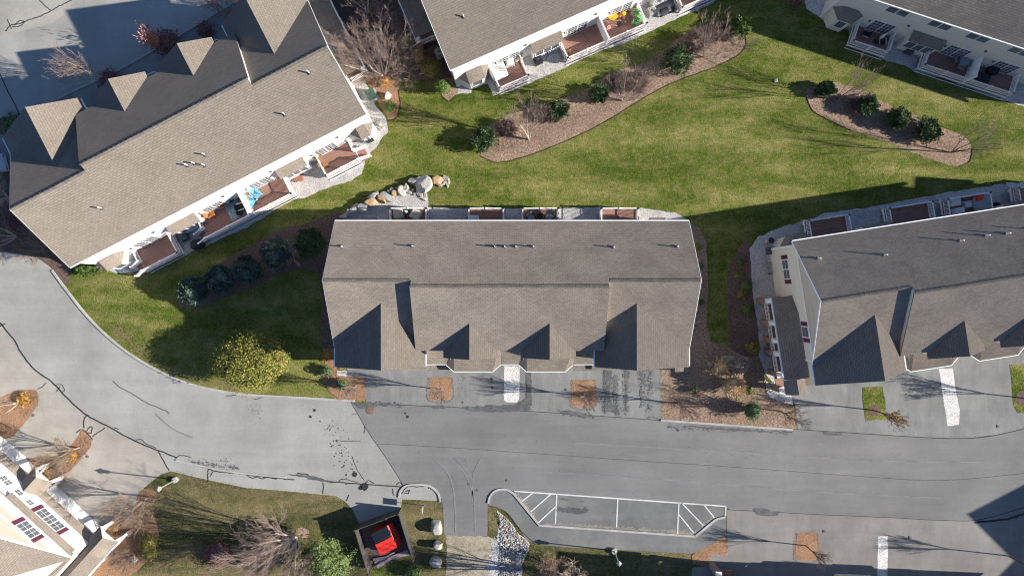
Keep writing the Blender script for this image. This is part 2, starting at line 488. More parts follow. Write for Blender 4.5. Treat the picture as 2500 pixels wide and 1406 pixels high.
sheet('dry_grass_corner', [(982, 1219), (1077, 1223), (1084, 1306), (1090, 1360), (1085, 1500), (900, 1500), (1010, 1350)], 1, 'dry_lawn', 2, 4)
sheet('parking_bay', [(1255, 1199), (1772, 1236), (1771, 1262), (1745, 1268), (1697, 1308), (1315, 1281)], 5, 'walk_asphalt')
sheet('bay_walk', spline([(1192, 1232), (1197, 1212), (1212, 1196), (1238, 1196), (1258, 1206)]) + [(1315, 1283), (1697, 1311), (1745, 1271), (1773, 1263), (1774, 1311)] + spline([(1740, 1332), (1690, 1349), (1500, 1340), (1310, 1327), (1270, 1290), (1240, 1252), (1215, 1238), (1192, 1232)]), 5, 'walk_asphalt')
sheet('lower_driveway', [(1774, 1243), (1900, 1250), (2150, 1262), (2330, 1270), (2400, 1266), (2600, 1205), (2600, 1600), (1680, 1600), (1690, 1385), (1728, 1380), (1735, 1350), (1776, 1340)], 3, 'warm_asphalt')
sheet('middle_driveway', [(846, 840), (1613, 840), (1613, 1026), (1300, 1004), (1045, 991), (893, 984), (893, 921), (846, 919)], 3.2, 'drive_asphalt')
sheet('right_driveway', [(1920, 850), (2600, 820), (2600, 1020), (2440, 1060), (2350, 1070), (2200, 1065), (1948, 1048), (1940, 985), (1920, 965)], 3, 'drive_asphalt')
sheet('tan_court_patch', [(1090, 1306), (1192, 1308), (1214, 1322), (1224, 1360), (1226, 1500), (1080, 1500), (1092, 1360)], 2.5, 'sand', 3, 5)

# gravel strips
sheet('gravel_strip', [(60, 520), (235, 652), (285, 668), (335, 662), (400, 640), (455, 620), (520, 592), (600, 556), (660, 522), (705, 490), (745, 482), (800, 458), (850, 444), (882, 425), (893, 388), (925, 350), (948, 322), (946, 296), (920, 262), (900, 214), (880, 180), (800, 60), (500, 200)], 1, 'gravel', 2.0, 1)
sheet('gravel_strip', [(1104, 172), (1117, 232), (1150, 226), (1156, 215), (1192, 206), (1205, 235), (1235, 225), (1290, 206), (1335, 184), (1380, 166), (1437, 135), (1510, 111), (1581, 80), (1653, 46), (1697, 27), (1740, 9), (1800, -60), (1300, -60), (1090, 100)], 1, 'gravel', 2.0, 2)
sheet('gravel_strip', [(1966, -60), (1966, 22), (2000, 44), (2040, 63), (2072, 76), (2078, 112), (2110, 127), (2170, 151), (2210, 161), (2245, 181), (2300, 191), (2370, 216), (2430, 240), (2600, 290), (2600, 60), (2100, -60)], 1, 'gravel', 2.0, 3)
sheet('gravel_strip', [(1826, 645), (1829, 605), (1850, 580), (1900, 556), (1960, 541), (2005, 524), (2100, 509), (2170, 498), (2310, 471), (2440, 450), (2600, 440), (2600, 620), (1960, 680), (1940, 900), (1935, 955), (1890, 936), (1866, 910), (1853, 870), (1845, 800), (1835, 720)], 1, 'gravel', 2.0, 4)
sheet('gravel_strip', [(820, 560), (833, 530), (860, 505), (900, 494), (950, 480), (1000, 468), (1042, 464), (1046, 506), (1150, 510), (1300, 510), (1470, 506), (1560, 508), (1605, 513), (1650, 521), (1674, 535), (1676, 560)], 1, 'gravel', 1.5, 5)
sheet('pale_gravel_patch', [(1868, 938), (1893, 934), (1905, 958), (1930, 963), (1937, 987), (1915, 982), (1880, 970)], 4, 'white_gravel', 1, 6)
sheet('pale_gravel_patch', [(822, 905), (846, 905), (846, 918), (824, 915)], 4, 'white_gravel', 0.5, 7)
sheet('gravel_path', [(1231, 893), (1269, 893), (1268, 974), (1262, 982), (1235, 981), (1230, 975)], 4, 'white_gravel', 0.6, 8)
sheet('gravel_path', [(2292, 900), (2326, 898), (2334, 960), (2343, 1000), (2341, 1036), (2313, 1040), (2308, 1008)], 4, 'white_gravel', 0.5, 9)
sheet('gravel_path', [(2143, 1308), (2167, 1308), (2166, 1500), (2141, 1500)], 4, 'white_gravel', 1.0, 10)
sheet('pale_gravel_patch', [(2455, 446), (2520, 448), (2520, 470), (2470, 470)], 3, 'white_gravel', 1.0, 12)

# planting beds
sheet('mulch_bed', spline([(1172, 350), (1175, 380), (1215, 395), (1270, 385), (1340, 360), (1400, 335), (1480, 295), (1560, 245), (1640, 202), (1740, 165), (1800, 135), (1819, 110), (1812, 75), (1780, 52), (1710, 66), (1650, 100), (1580, 150), (1500, 176), (1440, 212), (1380, 240), (1310, 258), (1235, 285), (1190, 312)], 5, True), 2, 'mulch', 2.0, 11)
sheet('mulch_bed', spline([(1969, 235), (1986, 270), (2020, 290), (2078, 317), (2150, 341), (2235, 375), (2304, 399), (2338, 406), (2365, 392), (2372, 362), (2355, 334), (2304, 314), (2235, 283), (2167, 256), (2116, 225), (2065, 208), (2024, 203), (1973, 216)], 5, True), 2, 'mulch', 1.5, 12)
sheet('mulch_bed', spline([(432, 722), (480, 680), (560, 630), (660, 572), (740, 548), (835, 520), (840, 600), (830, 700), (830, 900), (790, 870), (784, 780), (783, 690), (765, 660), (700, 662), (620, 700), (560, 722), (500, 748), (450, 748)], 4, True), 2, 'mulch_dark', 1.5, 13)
sheet('mulch_bed', [(788, 850), (822, 850), (822, 900), (846, 918), (880, 917), (894, 923), (892, 978), (830, 974), (812, 962), (790, 935), (782, 915), (795, 900)], 3, 'mulch_orange', 1.2, 14)
sheet('mulch_bed', [(897, 180), (977, 188), (972, 220), (977, 256), (968, 286), (949, 293), (930, 262), (914, 235), (900, 208)], 3, 'mulch_orange', 1.2, 15)
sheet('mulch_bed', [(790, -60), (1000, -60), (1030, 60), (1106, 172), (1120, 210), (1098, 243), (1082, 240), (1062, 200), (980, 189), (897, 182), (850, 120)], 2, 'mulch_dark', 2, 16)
sheet('mulch_bed', [(1068, 196), (1108, 190), (1120, 214), (1116, 230), (1095, 246), (1080, 236)], 4, 'mulch', 1.5, 17)
sheet('mulch_bed', [(1670, 540), (1705, 555), (1725, 590), (1729, 690), (1724, 790), (1736, 835), (1790, 850), (1853, 868), (1872, 938), (1905, 975), (1938, 990), (1950, 1046), (1613, 1023), (1613, 890), (1672, 880), (1672, 800)], 2, 'mulch', 1.5, 18)
sheet('mulch_bed', spline([(1776, 700), (1786, 640), (1815, 592), (1829, 605), (1838, 720), (1853, 860), (1790, 856), (1781, 800)], 4, True), 2, 'mulch_dark', 1.2, 19)
sheet('mulch_island', [(1048, 924), (1054, 921), (1100, 922), (1104, 926), (1100, 974), (1094, 977), (1050, 974), (1047, 970)], 5, 'mulch_orange', 0.7, 20)
sheet('mulch_island', [(1397, 928), (1450, 926), (1453, 932), (1452, 988), (1447, 993), (1398, 990), (1395, 985)], 5, 'mulch_orange', 0.7, 21)
sheet('mulch_island', [(1945, 1300), (1990, 1299), (1996, 1304), (1996, 1362), (1990, 1368), (1950, 1366), (1941, 1350), (1944, 1320)], 5, 'mulch_orange', 1.0, 22)
sheet('grass_island', [(2104, 945), (2154, 943), (2160, 975), (2166, 1024), (2112, 1026), (2108, 1000)], 5, 'lawn', 1.0, 23)
sheet('grass_island', [(2465, 890), (2600, 880), (2600, 1000), (2484, 1008), (2474, 990)], 5, 'lawn', 1.0, 24)
sheet('mulch_ring', [(2135 + 15 * math.cos(t * 0.35), 1001 + 14 * math.sin(t * 0.35)) for t in range(18)], 6, 'mulch_dark', 0.6, 25)
sheet('mulch_ring', [(2494 + 14 * math.cos(t * 0.35), 972 + 18 * math.sin(t * 0.35)) for t in range(18)], 6, 'mulch_dark', 0.6, 26)
sheet('mulch_bed', [(-60, 1000), (10, 965), (60, 950), (88, 952), (97, 965), (92, 990), (62, 1030), (30, 1065), (-60, 1110)], 4, 'mulch_orange', 1.6, 27)
sheet('mulch_bed', [(196, 1052), (212, 1050), (224, 1066), (222, 1090), (196, 1122), (150, 1172), (110, 1180), (60, 1120), (150, 1110), (180, 1080)], 4, 'mulch_orange', 1.6, 28)
sheet('mulch_bed', spline([(340, 1200), (372, 1195), (384, 1214), (372, 1240), (384, 1275), (386, 1310), (365, 1365), (290, 1420), (200, 1420), (262, 1330), (300, 1290), (325, 1250)], 4, True), 3, 'mulch_orange', 2, 29)
sheet('mulch_mound', [(1700, 1346), (1742, 1324), (1770, 1308), (1778, 1325), (1775, 1355), (1736, 1350), (1728, 1382), (1692, 1376), (1688, 1356)], 6, 'mulch_orange', 1.2, 30)
sheet('mulch_ring', [(1342 + 24 * math.cos(t * 0.35), 1398 + 38 * math.sin(t * 0.35)) for t in range(18)], 4, 'mulch_orange', 1.0, 31)
sheet('mulch_ring', [(738 + 15 * math.cos(t * 0.35), 1298 + 13 * math.sin(t * 0.35)) for t in range(18)], 4, 'mulch', 3.5, 32)
sheet('dry_grass_slope', [(1192, 1236), (1215, 1242), (1240, 1256), (1270, 1296), (1310, 1330), (1340, 1500), (1200, 1500), (1192, 1330)], 2, 'dry_lawn', 1.5, 33)
sheet('dry_grass_slope', [(1300, 1330), (1500, 1342), (1690, 1350), (1686, 1380), (1690, 1500), (1290, 1500)], 1, 'dry_lawn', 1.5, 36)
sheet('stone_bed', [(1213, 1245), (1236, 1262), (1262, 1298), (1292, 1325), (1290, 1340), (1276, 1370), (1270, 1500), (1222, 1500), (1216, 1400), (1214, 1310), (1218, 1270)], 3, 'gravel', 2.0, 34)
# bare and worn patches in the grass, silt on the asphalt: many small flecks, thinning outwards
def flecks(name, pts, wid, n, r0, r1, mat, z, seed):
    r = random.Random(seed); mb = MB(); q = spline(pts, 8); n = int(n * 1.7); r1 *= 0.75
    for _ in range(n):
        i = r.randrange(len(q) - 1); t = r.random(); x = q[i][0] + (q[i + 1][0] - q[i][0]) * t; y = q[i][1] + (q[i + 1][1] - q[i][1]) * t
        x += r.gauss(0, wid); y += r.gauss(0, wid * 0.8); s = r.uniform(r0, r1); m = r.randrange(5, 9); ph = r.random() * 6
        c = [W(x + s * r.uniform(0.6, 1.2) * math.cos(ph + 2 * PI * k / m), y + s * r.uniform(0.6, 1.2) * math.sin(ph + 2 * PI * k / m)) for k in range(m)]
        zz = z + 0.0005 * (_ % 12)
        mb.add([(p.x, p.y, zz) for p in c], [tuple(range(m))])
    return tag(mb.build(name, mat), kind='structure')
flecks('worn_grass', [(285, 800), (310, 825), (345, 865)], 8, 260, 0.6, 2.2, 'worn', 0.012, 1)
flecks('worn_grass', [(350, 878), (430, 905), (500, 930), (580, 948)], 6, 420, 0.6, 2.0, 'worn', 0.012, 2)
flecks('worn_grass', [(430, 1160), (600, 1200), (800, 1218)], 7, 700, 0.6, 2.2, 'worn', 0.02, 3)
flecks('worn_grass', [(1195, 1250), (1205, 1290)], 6, 300, 0.6, 2.0, 'worn', 0.02, 4)
flecks('worn_grass', [(1000, 1235), (1060, 1240)], 8, 300, 0.6, 1.8, 'worn', 0.02, 5)
flecks('silt', [(1745, 1262), (1715, 1290), (1690, 1302), (1640, 1298)], 3.5, 300, 0.8, 2.6, 'silt', 0.04, 6)
flecks('silt', [(1258, 1206), (1276, 1226), (1300, 1256)], 3.0, 240, 0.8, 2.6, 'silt', 0.04, 7)
flecks('silt', [(1330, 1278), (1480, 1286), (1660, 1298)], 2.6, 420, 0.8, 2.6, 'silt', 0.04, 8)
for i, (a, b, n_) in enumerate((((1480, 900), (1480, 1005), 420), ((1502, 920), (1505, 1010), 420), ((1528, 905), (1528, 1005), 300), ((1568, 905), (1568, 990), 190), ((1588, 905), (1586, 1000), 120),
                            ((870, 984), (985, 988), 90), ((1140, 996), (1290, 998), 120), ((1370, 1008), (1450, 1016), 70), ((1360, 1243), (1430, 1246), 160), ((1630, 1042), (1930, 1055), 160), ((470, 1128), (580, 1142), 160))):
    flecks('wet_flecks', [a, ((a[0] + b[0]) / 2, (a[1] + b[1]) / 2), b], 4.2, int(n_ * 0.6), 0.5, 2.6, 'damp' if i < 5 else 'wet', 0.048, 200 + i)
flecks('pale_grit', [(1212, 1320), (1208, 1360), (1204, 1406)], 7, 900, 0.5, 1.6, 'white_gravel', 0.025, 91)
flecks('leaf_litter', [(1120, 1330), (1140, 1400)], 16, 500, 0.4, 1.2, 'worn', 0.022, 92)
flecks('leaf_litter', [(960, 310), (1150, 330)], 40, 60, 0.3, 0.8, 'worn', 0.012, 11)
flecks('leaf_litter', [(450, 800), (700, 720)], 60, 60, 0.3, 0.9, 'worn', 0.012, 12)
flecks('leaf_litter', [(1650, 985), (1750, 1000), (1900, 1010)], 16, 700, 0.4, 1.0, 'straw', 0.02, 13)
flecks('bark_debris', [(1200, 360), (1300, 330), (1480, 250), (1700, 130)], 13, 1300, 0.4, 1.2, 'mulch_dark', 0.024, 93)
flecks('bark_debris', [(1640, 990), (1780, 990), (1920, 1010)], 14, 900, 0.4, 1.1, 'mulch_dark', 0.024, 94)
flecks('bark_debris', [(2000, 240), (2200, 320), (2340, 370)], 12, 700, 0.4, 1.1, 'mulch_dark', 0.024, 95)
flecks('bark_debris', [(10, 1000), (80, 965), (60, 1010)], 10, 300, 0.5, 1.4, 'mulch_dark', 0.035, 96)
flecks('bark_debris', [(210, 1065), (190, 1120), (150, 1150)], 8, 260, 0.5, 1.4, 'mulch_dark', 0.035, 97)
flecks('spilled_mulch', [(1047, 922), (1047, 976), (1104, 976), (1104, 922)], 1.2, 260, 0.4, 1.0, 'mulch_orange', 0.045, 98)
flecks('spilled_mulch', [(1396, 928), (1396, 992), (1453, 992), (1453, 928)], 1.2, 260, 0.4, 1.0, 'mulch_orange', 0.045, 99)
flecks('spilled_mulch', [(1944, 1300), (1942, 1366), (1996, 1366), (1996, 1300)], 1.4, 260, 0.4, 1.0, 'mulch_orange', 0.045, 100)
flecks('leaf_litter', [(1300, 340), (1480, 260), (1700, 140)], 18, 700, 0.4, 1.0, 'straw', 0.02, 14)
flecks('leaf_litter', [(2000, 240), (2200, 320), (2340, 370)], 14, 500, 0.4, 1.0, 'straw', 0.02, 15)
flecks('leaf_litter', [(300, 1340), (250, 1400), (380, 1260)], 22, 700, 0.4, 1.1, 'mulch_orange', 0.03, 16)
flecks('leaf_litter', [(480, 1390), (400, 1300)], 40, 400, 0.4, 1.0, 'mulch_orange', 0.02, 17)

# kerbs
def kerb(pts, w=5.0, h=0.12, name='kerb'):
    mb = MB(); ribbon(mb, pts, w, 0.0, h)
    return tag(mb.build(name, 'kerb'), kind='structure')
kerb(spline([(128, 660), (160, 704), (215, 773), (275, 831), (340, 878), (420, 920), (500, 946), (600, 962), (700, 968), (800, 974), (866, 978)]))
kerb(spline([(430, 1122), (560, 1150), (700, 1165)]), 4.0, 0.1)
kerb(spline([(974, 1214), (978, 1198), (992, 1185), (1022, 1182), (1050, 1186), (1070, 1204), (1075, 1224)]), 4.5)
kerb(spline([(1192, 1228), (1197, 1210), (1212, 1196), (1235, 1194), (1254, 1204)]) + [(1316, 1280)], 4.5)
kerb([(1316, 1281), (1500, 1294), (1697, 1308)], 5.0)
kerb([(1697, 1308), (1743, 1270)] + spline([(1752, 1265), (1771, 1261)]), 5.0)
kerb([(1613, 1025), (1780, 1037), (1935, 1048)], 5.0)
kerb(spline([(100, 262), (62, 288), (38, 330), (28, 380), (30, 420), (38, 452)]), 4.5)
kerb(spline([(560, 14), (430, 92), (300, 167), (200, 214), (100, 262)]), 3.5, 0.1)
# dark edging along beds
rw = random.Random(9)
def wob(q): return [(x + rw.uniform(-0.6, 0.6), y + rw.uniform(-0.6, 0.6)) for x, y in q]
mb = MB()
for pts in ([(1175, 382), (1215, 397), (1270, 387), (1340, 362), (1400, 337), (1480, 297), (1560, 247), (1640, 204), (1740, 167), (1800, 137), (1821, 110), (1820, 90)],
            [(1969, 237), (1984, 270), (2018, 291), (2078, 319)], [(2340, 408), (2367, 394), (2374, 362)],
            [(950, 295), (969, 288), (978, 256), (973, 220)], [(1080, 236), (1096, 248), (1112, 240)], [(212, 672), (235, 665), (246, 652)],
            [(1192, 1233), (1215, 1240), (1240, 1254), (1270, 1292), (1308, 1328)]):
    ribbon(mb, wob(spline(pts)), 1.1, 0.0, 0.06)
tag(mb.build('bed_edging', 'edging'), kind='structure')

# tar seams and crack seals
rr = random.Random(5)
mb = MB()
def crack(pts, w=2.2, jit=1.0):
    q = spline(pts, 5)
    q = [(x + rr.uniform(-jit, jit), y + rr.uniform(-jit, jit)) for x, y in q]
    ribbon(mb, q, w * rr.uniform(0.62, 0.95), 0, 0.042)
crack([(-10, 772), (10, 800), (32, 826), (60, 872), (92, 908), (120, 926), (150, 956), (185, 990), (215, 1014), (260, 1038), (330, 1076), (390, 1100), (432, 1116)], 4.2, 0.9)
crack([(0, 795), (14, 790)], 2.4); crack([(135, 940), (150, 938), (158, 952), (150, 958)], 2.2); crack([(138, 955), (146, 944)], 2.2)
crack([(215, 1012), (206, 1022), (206, 1045)], 2.6); crack([(92, 950), (104, 944), (114, 934)], 2.2); crack([(186, 1056), (198, 1048), (208, 1052), (222, 1068), (226, 1072)], 2.8)
crack([(226, 1066), (238, 1056), (252, 1048), (256, 1044)], 2.6); crack([(212, 1050), (224, 1040), (224, 1056), (216, 1056)], 2.0)
crack([(276, 930), (292, 944), (310, 954), (332, 966), (360, 984), (385, 994), (408, 1004), (412, 1009)], 2.2, 0.8)
crack([(278, 1043), (290, 1048)], 2.2); crack([(332, 1073), (345, 1072), (360, 1084), (382, 1093)], 2.6); crack([(387, 1100), (400, 1124), (414, 1149)], 2.6, 0.6)
crack([(430, 1118), (440, 1111), (455, 1113), (468, 1116)], 2.6); crack([(484, 1137), (505, 1141), (520, 1148), (550, 1152), (580, 1155), (610, 1160), (640, 1162), (690, 1168), (720, 1171)], 2.6, 1.2)
crack([(510, 1141), (508, 1158), (508, 1175)], 2.2); crack([(520, 1150), (514, 1162)], 2.0)
crack([(604, 1160), (616, 1165), (632, 1164), (642, 1168), (655, 1164), (675, 1169)], 2.2, 1.6)
crack([(725, 1155), (748, 1157), (762, 1166), (775, 1171), (820, 1176), (870, 1180), (930, 1184), (985, 1188)], 3.2, 0.7)
crack([(828, 1174), (834, 1169), (850, 1171), (875, 1176)], 2.2); crack([(893, 1178), (902, 1172), (913, 1180)], 2.2); crack([(968, 1182), (976, 1177), (984, 1186)], 2.2)
crack([(790, 1176), (789, 1205)], 2.2); crack([(852, 1208), (846, 1222)], 2.0); crack([(958, 1192), (962, 1208)], 2.0)
crack([(980, 1205), (990, 1192), (1004, 1186), (1020, 1188), (1034, 1186)], 2.4); crack([(990, 1198), (1000, 1196), (996, 1204), (988, 1202)], 2.0)
crack([(1046, 1192), (1050, 1188), (1052, 1194)], 2.0)
crack([(820, 1074), (840, 1076), (880, 1076)], 2.0, 0.5); crack([(860, 1112), (872, 1145), (890, 1172)], 1.3, 0.5); crack([(890, 1041), (891, 1050), (889, 1058)], 2.0)
crack([(553, 966), (565, 965), (578, 963)], 1.8); crack([(619, 975), (632, 972), (640, 970)], 1.8)
crack([(14, 76), (30, 62), (50, 58), (75, 48), (95, 42), (125, 28), (150, 14), (190, -4)], 2.4, 1.5); crack([(18, 48), (24, 62), (28, 72)], 2.2); crack([(96, 0), (110, 14), (124, 26)], 2.2)
crack([(30, 66), (45, 66), (60, 56), (48, 52), (36, 62)], 2.0)
crack([(0, 180), (18, 220), (34, 250), (50, 284)], 2.6, 0.6)
crack([(857, 981), (900, 1055), (945, 1120), (987, 1188)], 1.0, 0.3)
crack([(893, 984), (1045, 991), (1300, 1004), (1450, 1014), (1613, 1026)], 1.6, 0.4); crack([(1948, 1048), (2200, 1064), (2350, 1070), (2440, 1060), (2520, 1040)], 1.6, 0.4)
crack([(1775, 1243), (1900, 1250), (2150, 1262), (2330, 1270), (2400, 1266), (2520, 1232)], 1.3, 0.5)
crack([(1580, 1020), (1590, 1017), (1606, 1021)], 1.4, 0.4); crack([(52, 288), (62, 292), (66, 288)], 3)
crack([(922, 1083), (1100, 1092), (1300, 1106), (1500, 1120), (1800, 1140), (2100, 1162), (2300, 1172), (2500, 1155)], 0.9, 0.3)
crack([(2500, 1252), (2460, 1266), (2380, 1274)], 5, 1.5)
tag(mb.build('crack_seal', 'tar'), kind='structure')

# painted parking lines
mb = MB()
for a, b in (((1255, 1198), (1773, 1235)), ((1359, 1206), (1356, 1278)), ((1508, 1217), (1505, 1286)), ((1657, 1227), (1654, 1302)), ((1772, 1235), (1771, 1258)),
             ((1300, 1203), (1275, 1222)), ((1344, 1206), (1296, 1248)), ((1356, 1236), (1315, 1274)), ((1664, 1227), (1717, 1282)), ((1719, 1232), (1744, 1263)), ((1657, 1255), (1693, 1299))):
    L = max(2, int(math.dist(a, b) / 12))
    ribbon(mb, [(a[0] + (b[0] - a[0]) * i / L, a[1] + (b[1] - a[1]) * i / L) for i in range(L + 1)], 2.9, 0, 0.047)
tag(mb.build('parking_lines', 'paint'), kind='structure')

# wet streaks and stains on the asphalt
wets = [[(862, 984), (935, 983), (985, 987), (930, 991), (900, 996), (878, 998)], [(1045, 989), (1085, 990), (1088, 996), (1060, 998)],
        [(1130, 993), (1200, 990), (1262, 985), (1285, 970), (1300, 1000), (1260, 1004), (1190, 1006), (1140, 1001)],
        [(1362, 1003), (1390, 1001), (1420, 1006), (1456, 1014), (1430, 1019), (1396, 1013)], [(1474, 905), (1494, 905), (1488, 960), (1500, 1008), (1474, 1004), (1479, 960)],
        
        [(1840, 1242), (1860, 1240), (1885, 1246), (1902, 1248), (1898, 1257), (1872, 1260), (1850, 1256)], [(2010, 1053), (2055, 1058), (2050, 1063), (2015, 1061)],
        [(1358, 1238), (1392, 1238), (1432, 1240), (1436, 1250), (1410, 1254), (1370, 1247)], [(1364, 1214), (1398, 1218), (1380, 1221)], [(1415, 1221), (1432, 1223), (1420, 1226)],
        [(1284, 905), (1297, 905), (1298, 990), (1285, 985)], [(1655, 1037), (1760, 1045), (1935, 1054), (1935, 1057), (1750, 1049)], [(700, 1156), (760, 1160), (820, 1178), (760, 1170)]]
for i, p in enumerate(wets):
    sheet('wet_stain', p, 7.2, 'wet', 2.2, 60 + i, f=0.09)
mb = MB()
def spot(px, py, r):
    n = 9
    ph = rr.random() * 6
    pts = [W(px + r * (0.7 + 0.5 * rr.random()) * math.cos(ph + 2 * PI * i / n), py + r * (0.7 + 0.5 * rr.random()) * math.sin(ph + 2 * PI * i / n)) for i in range(n)]
    mb.add([(p.x, p.y, 0.045) for p in pts], [tuple(range(n))])
for k in range(90):
    t = rr.random(); a = rr.gauss(0, 16)
    spot(800 + 60 * t + a * 0.8, 1030 + 130 * t + rr.gauss(0, 12), rr.uniform(0.4, 1.7))
for k in range(60): spot(rr.uniform(600, 640), rr.gauss(1000, 14), rr.uniform(0.3, 1.0))
for k in range(70): spot(rr.uniform(980, 1900), 1105 + rr.gauss(0, 20), rr.uniform(0.3, 1.0))
for k in range(40): spot(rr.uniform(460, 570), 1124 + rr.gauss(0, 3), rr.uniform(0.4, 1.2))
for k in range(60): spot(rr.uniform(900, 2450), rr.uniform(1010, 1240), rr.uniform(0.3, 0.9))
for k in range(16): spot(1126 + rr.gauss(0, 5), 930 + rr.gauss(0, 12), rr.uniform(0.4, 1.0))
for x, y, r in ((768, 1001, 3.5), (758, 1017, 3.5), (995, 1017, 4), (990, 1008, 2.5), (866, 1158, 7), (890, 1186, 10), (880, 1190, 5), (1655, 1050, 3), (1130, 982, 2), (1200, 925, 3), (1202, 945, 3)):
    spot(x, y, r)
tag(mb.build('oil_spots', 'tar'), kind='structure')

# faint turning tracks of tyres in the side entry and along the road
mb = MB()
for pts in ([(1060, 1120), (1090, 1150), (1105, 1185), (1110, 1230), (1112, 1300)], [(1095, 1118), (1130, 1150), (1150, 1190), (1158, 1230), (1160, 1296)], [(1175, 1118), (1158, 1150), (1154, 1190), (1155, 1230)],
            [(1108, 1116), (1150, 1158)], [(380, 1010), (420, 1045), (470, 1068)], [(860, 1010), (900, 1012)], [(1400, 1080), (1700, 1098), (2100, 1122), (2400, 1128)], [(1300, 1150), (1600, 1168), (2000, 1200), (2300, 1215)]):
    ribbon(mb, spline(pts), 3.2, 0, 0.039)
tag(mb.build('tyre_tracks', 'track'), kind='structure')
# covers set in the ground
def cover(px, py, r, label, mat='rust'):
    mb = MB()
    mb.lathe([(r, 0.0), (r, 0.055), (r * 0.86, 0.055), (r * 0.86, 0.048), (r * 0.8, 0.062), (0.02, 0.062)], n=20)
    for k in range(5): mb.box(-r * 0.6, -r * 0.62 + k * r * 0.3, 0.06, r * 0.6, -r * 0.55 + k * r * 0.3, 0.07)
    o = mb.build('manhole_cover', mat, loc=W(px, py))
    return tag(o, label, 'manhole cover')
M['rust'] = plain('rusty_iron', (0.2, 0.13, 0.105), 0.8, 0.3, 8)
M['iron'] = plain('dark_iron', (0.13, 0.13, 0.13), 0.7, 0.3, 8)
cover(904, 1001, 0.42, 'large round brown manhole cover in the road by the asphalt seam')
cover(1237, 1172, 0.11, 'small round valve cover in the road above the curved kerb end', 'iron')
cover(1145, 1181, 0.11, 'small round valve cover in the road at the top of the side entry', 'iron')
cover(1165, 1196, 0.11, 'small round valve cover in the side entry just below another one', 'iron')
cover(1382, 951, 0.13, 'small round drain cover in the driveway left of the right mulch island', 'iron')
cover(82, 1013, 0.14, 'small brown cover in the tan court beside the orange mulch peninsula', 'rust')
cover(214, 1114, 0.14, 'small brown cover in the tan court right of the leaning bare tree bed', 'rust')
cover(2012, 1296, 0.15, 'small round cover in the lower driveway right of the orange mulch island', 'iron')
cover(2221, 1311, 0.15, 'small round cover in the lower driveway near the white gravel path', 'iron')
cover(2436, 1040, 0.15, 'small round cover in the right driveway near its road edge', 'iron')
# ------------------------------------------------------------------ townhouses
def window(par, x, y, z, w, h, face, sashes=1, shutters=False, grid=(2, 2), door=False):
    """window or glass door centred at x,y,z in a wall facing 'n','s','e','w' (house directions)"""
    rz = {'n': PI, 's': 0, 'e': PI / 2, 'w': -PI / 2}[face]
    fr = MB(); t = 0.07
    fr.box(-w / 2 - t, -0.05, -h / 2 - t, w / 2 + t, 0.02, -h / 2); fr.box(-w / 2 - t, -0.05, h / 2, w / 2 + t, 0.02, h / 2 + t)
    fr.box(-w / 2 - t, -0.05, -h / 2, -w / 2, 0.02, h / 2); fr.box(w / 2, -0.05, -h / 2, w / 2 + t, 0.02, h / 2)
    for k in range(1, sashes): fr.box(-w / 2 + w * k / sashes - 0.045, -0.045, -h / 2, -w / 2 + w * k / sashes + 0.045, 0.02, h / 2)
    for k in range(sashes):
        x0 = -w / 2 + w * k / sashes; dw = w / sashes
        for i in range(1, grid[0]): fr.box(x0 + dw * i / grid[0] - 0.012, -0.03, -h / 2, x0 + dw * i / grid[0] + 0.012, 0, h / 2)
        for i in range(1, grid[1]): fr.box(x0, -0.032, -h / 2 + h * i / grid[1] - 0.014, x0 + dw, 0, -h / 2 + h * i / grid[1] + 0.014)
    o = fr.build('glass_door' if door else 'window', 'white', par, (x, y, z), rz)
    MB().box(-w / 2 + 0.003, -0.022, -h / 2 + 0.003, w / 2 - 0.003, -0.006, h / 2 - 0.003).build('pane', 'pane', o)
    if shutters:
        for s in (-1, 1):
            mb = MB(); cx = s * (w / 2 + t + 0.24)
            mb.box(cx - 0.2, -0.04, -h / 2 - 0.05, cx + 0.2, 0.02, h / 2 + 0.05)
            for k in range(8): mb.box(cx - 0.15, -0.055, -h / 2 + 0.08 + k * (h - 0.1) / 8, cx + 0.15, -0.04, -h / 2 + 0.13 + k * (h - 0.1) / 8)
            mb.build('shutter', 'shutter', o)
    return o

def railing(mb, a, b, z0, h=0.92, posts=True, gap=0.13):
    """vinyl railing from a to b (xy) with its foot at z0; a and b may carry their own foot height"""
    za = a[2] if len(a) > 2 else z0; zb = b[2] if len(b) > 2 else z0
    L = math.dist(a[:2], b[:2]); ang = math.atan2(b[1] - a[1], b[0] - a[0]); sl = math.atan2(zb - za, L)
    c = ((a[0] + b[0]) / 2, (a[1] + b[1]) / 2); zm = (za + zb) / 2
    Ls = math.hypot(L, zb - za)
    mb.obox((c[0], c[1], zm + h), (Ls, 0.10, 0.05), ang, -sl)
    mb.obox((c[0], c[1], zm + 0.1), (Ls, 0.05, 0.06), ang, -sl)
    n = max(2, int(L / gap))
    for i in range(1, n):
        t = i / n
        mb.obox((a[0] + (b[0] - a[0]) * t, a[1] + (b[1] - a[1]) * t, za + (zb - za) * t + h / 2 + 0.04), (0.04, 0.04, h - 0.1), ang)
    if posts:
        m = max(1, round(L / 2.2))
        for i in range(m + 1):
            t = i / m; p = (a[0] + (b[0] - a[0]) * t, a[1] + (b[1] - a[1]) * t, za + (zb - za) * t)
            mb.obox((p[0], p[1], p[2] + h / 2 - 0.12), (0.12, 0.12, h + 0.3), ang)
            mb.obox((p[0], p[1], p[2] + h + 0.05), (0.17, 0.17, 0.05), ang)

